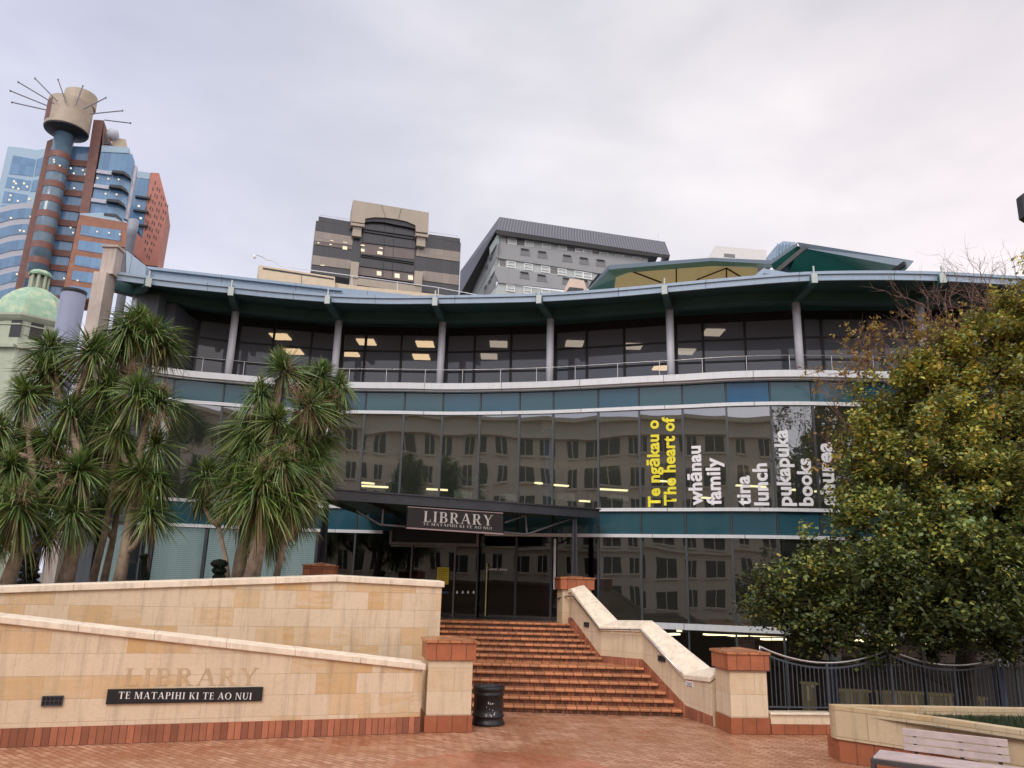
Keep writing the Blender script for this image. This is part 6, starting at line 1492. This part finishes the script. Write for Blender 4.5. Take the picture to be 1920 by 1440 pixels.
# ---------------------------------------------------------------- light and camera
w=bpy.data.worlds.new('World'); sc.world=w; w.use_nodes=True; nt=w.node_tree; nt.nodes.clear()
N=lambda t:nt.nodes.new(t); Lk=nt.links.new
out=N('ShaderNodeOutputWorld'); bg=N('ShaderNodeBackground'); Lk(bg.outputs[0],out.inputs[0])
sun_el,sun_az=R(42),R(205)   # azimuth measured from +Y towards +X
sky=N('ShaderNodeTexSky'); sky.sky_type='NISHITA'; sky.sun_disc=False; sky.sun_elevation=sun_el; sky.sun_rotation=sun_az; sky.air_density=1; sky.dust_density=4; sky.ozone_density=2
sk=N('ShaderNodeMix'); sk.data_type='RGBA'; sk.blend_type='MULTIPLY'; sk.inputs[0].default_value=1; Lk(sky.outputs[0],sk.inputs[6]); sk.inputs[7].default_value=(.08,.08,.08,1)
tc=N('ShaderNodeTexCoord'); sep=N('ShaderNodeSeparateXYZ'); Lk(tc.outputs['Generated'],sep.inputs[0])
def mth(op,a,b=0,cl=False):
    m=N('ShaderNodeMath'); m.operation=op; m.use_clamp=cl
    for s,v in ((m.inputs[0],a),(m.inputs[1],b)):
        if hasattr(v,'links'): Lk(v,s)
        else: s.default_value=v
    return m.outputs[0]
mp=N('ShaderNodeMapping'); Lk(tc.outputs['Generated'],mp.inputs[0]); mp.inputs['Scale'].default_value=(1,1,2.3); mp.inputs['Location'].default_value=(.3,.1,0)
n1=N('ShaderNodeTexNoise'); n1.inputs['Scale'].default_value=2.6; n1.inputs['Detail'].default_value=8; n1.inputs['Roughness'].default_value=.5; n1.inputs['Distortion'].default_value=.15; Lk(mp.outputs[0],n1.inputs['Vector'])
def ramp(f,st):
    r=N('ShaderNodeValToRGB'); e=r.color_ramp.elements
    while len(e)<len(st): e.new(.5)
    for k,(p,c) in enumerate(st): e[k].position=p; e[k].color=(*c,1)
    Lk(f,r.inputs[0]); return r.outputs[0]
cl=ramp(n1.outputs['Fac'],[(.26,(.68,.685,.74)),(.43,(.78,.775,.825)),(.55,(.88,.86,.895)),(.72,(1.02,.985,1.0))])
def mix(a,b,f,mode='MIX'):
    m=N('ShaderNodeMix'); m.data_type='RGBA'; m.blend_type=mode
    for s,v in ((m.inputs[0],f),(m.inputs[6],a),(m.inputs[7],b)):
        if hasattr(v,'links'): Lk(v,s)
        else: s.default_value=v if isinstance(v,(int,float)) else (*v,1)
    return m.outputs[2]
# cooler to the left, warmer and brighter to the right and low down
fx=mth('ADD',mth('MULTIPLY',sep.outputs['X'],.85),.42,True)
c1=mix(cl,ramp(fx,[(0,(.90,.93,1.06)),(.5,(1.0,1.0,1.01)),(1,(1.17,1.085,1.065))]),1,'MULTIPLY')
fz=ramp(sep.outputs['Z'],[(0,(1.12,1.12,1.12)),(.3,(1.08,1.08,1.08)),(.62,(.95,.95,.96)),(.72,(1.0,1.0,1.0)),(.9,(1.6,1.6,1.6))])
c2=mix(c1,fz,1,'MULTIPLY')
# the sky behind the viewer is brighter
fb=mth('MULTIPLY',mth('SUBTRACT',mth('MULTIPLY',sep.outputs['Y'],-1),0.05),1.2,True)
c3=mix(c2,mix(c2,(1.9,1.85,1.8),1,'MULTIPLY'),fb)
c4=mix(c3,sk.outputs[2],.08)
Lk(c4,bg.inputs[0]); bg.inputs[1].default_value=1.0
sl=bpy.data.lights.new('sun','SUN'); sl.energy=1.6; sl.angle=R(25); sl.color=(1,.93,.84); so=bpy.data.objects.new('sun',sl); col.objects.link(so)
d=Vector((math.cos(sun_el)*math.sin(sun_az),math.cos(sun_el)*math.cos(sun_az),math.sin(sun_el))); so.rotation_euler=d.to_track_quat('Z','Y').to_euler(); so.location=(0,-10,30)
cd=bpy.data.cameras.new('camera'); cd.sensor_width=36; cd.lens=36*F/1920; cd.clip_start=.1; cd.clip_end=4000
co=bpy.data.objects.new('camera',cd); col.objects.link(co); co.location=(0,0,H)
co.rotation_euler=(Matrix.Rotation(math.pi/2+TH,3,'X')@Matrix.Rotation(RO,3,'Z')).to_euler(); sc.camera=co
sc.view_settings.view_transform='Standard'; sc.view_settings.look='None'; sc.view_settings.exposure=0; sc.view_settings.gamma=1
sc.render.engine='CYCLES'; sc.cycles.max_bounces=7; sc.cycles.transparent_max_bounces=24; sc.cycles.glossy_bounces=3; sc.cycles.diffuse_bounces=3; sc.cycles.use_denoising=True; sc.cycles.sample_clamp_indirect=6
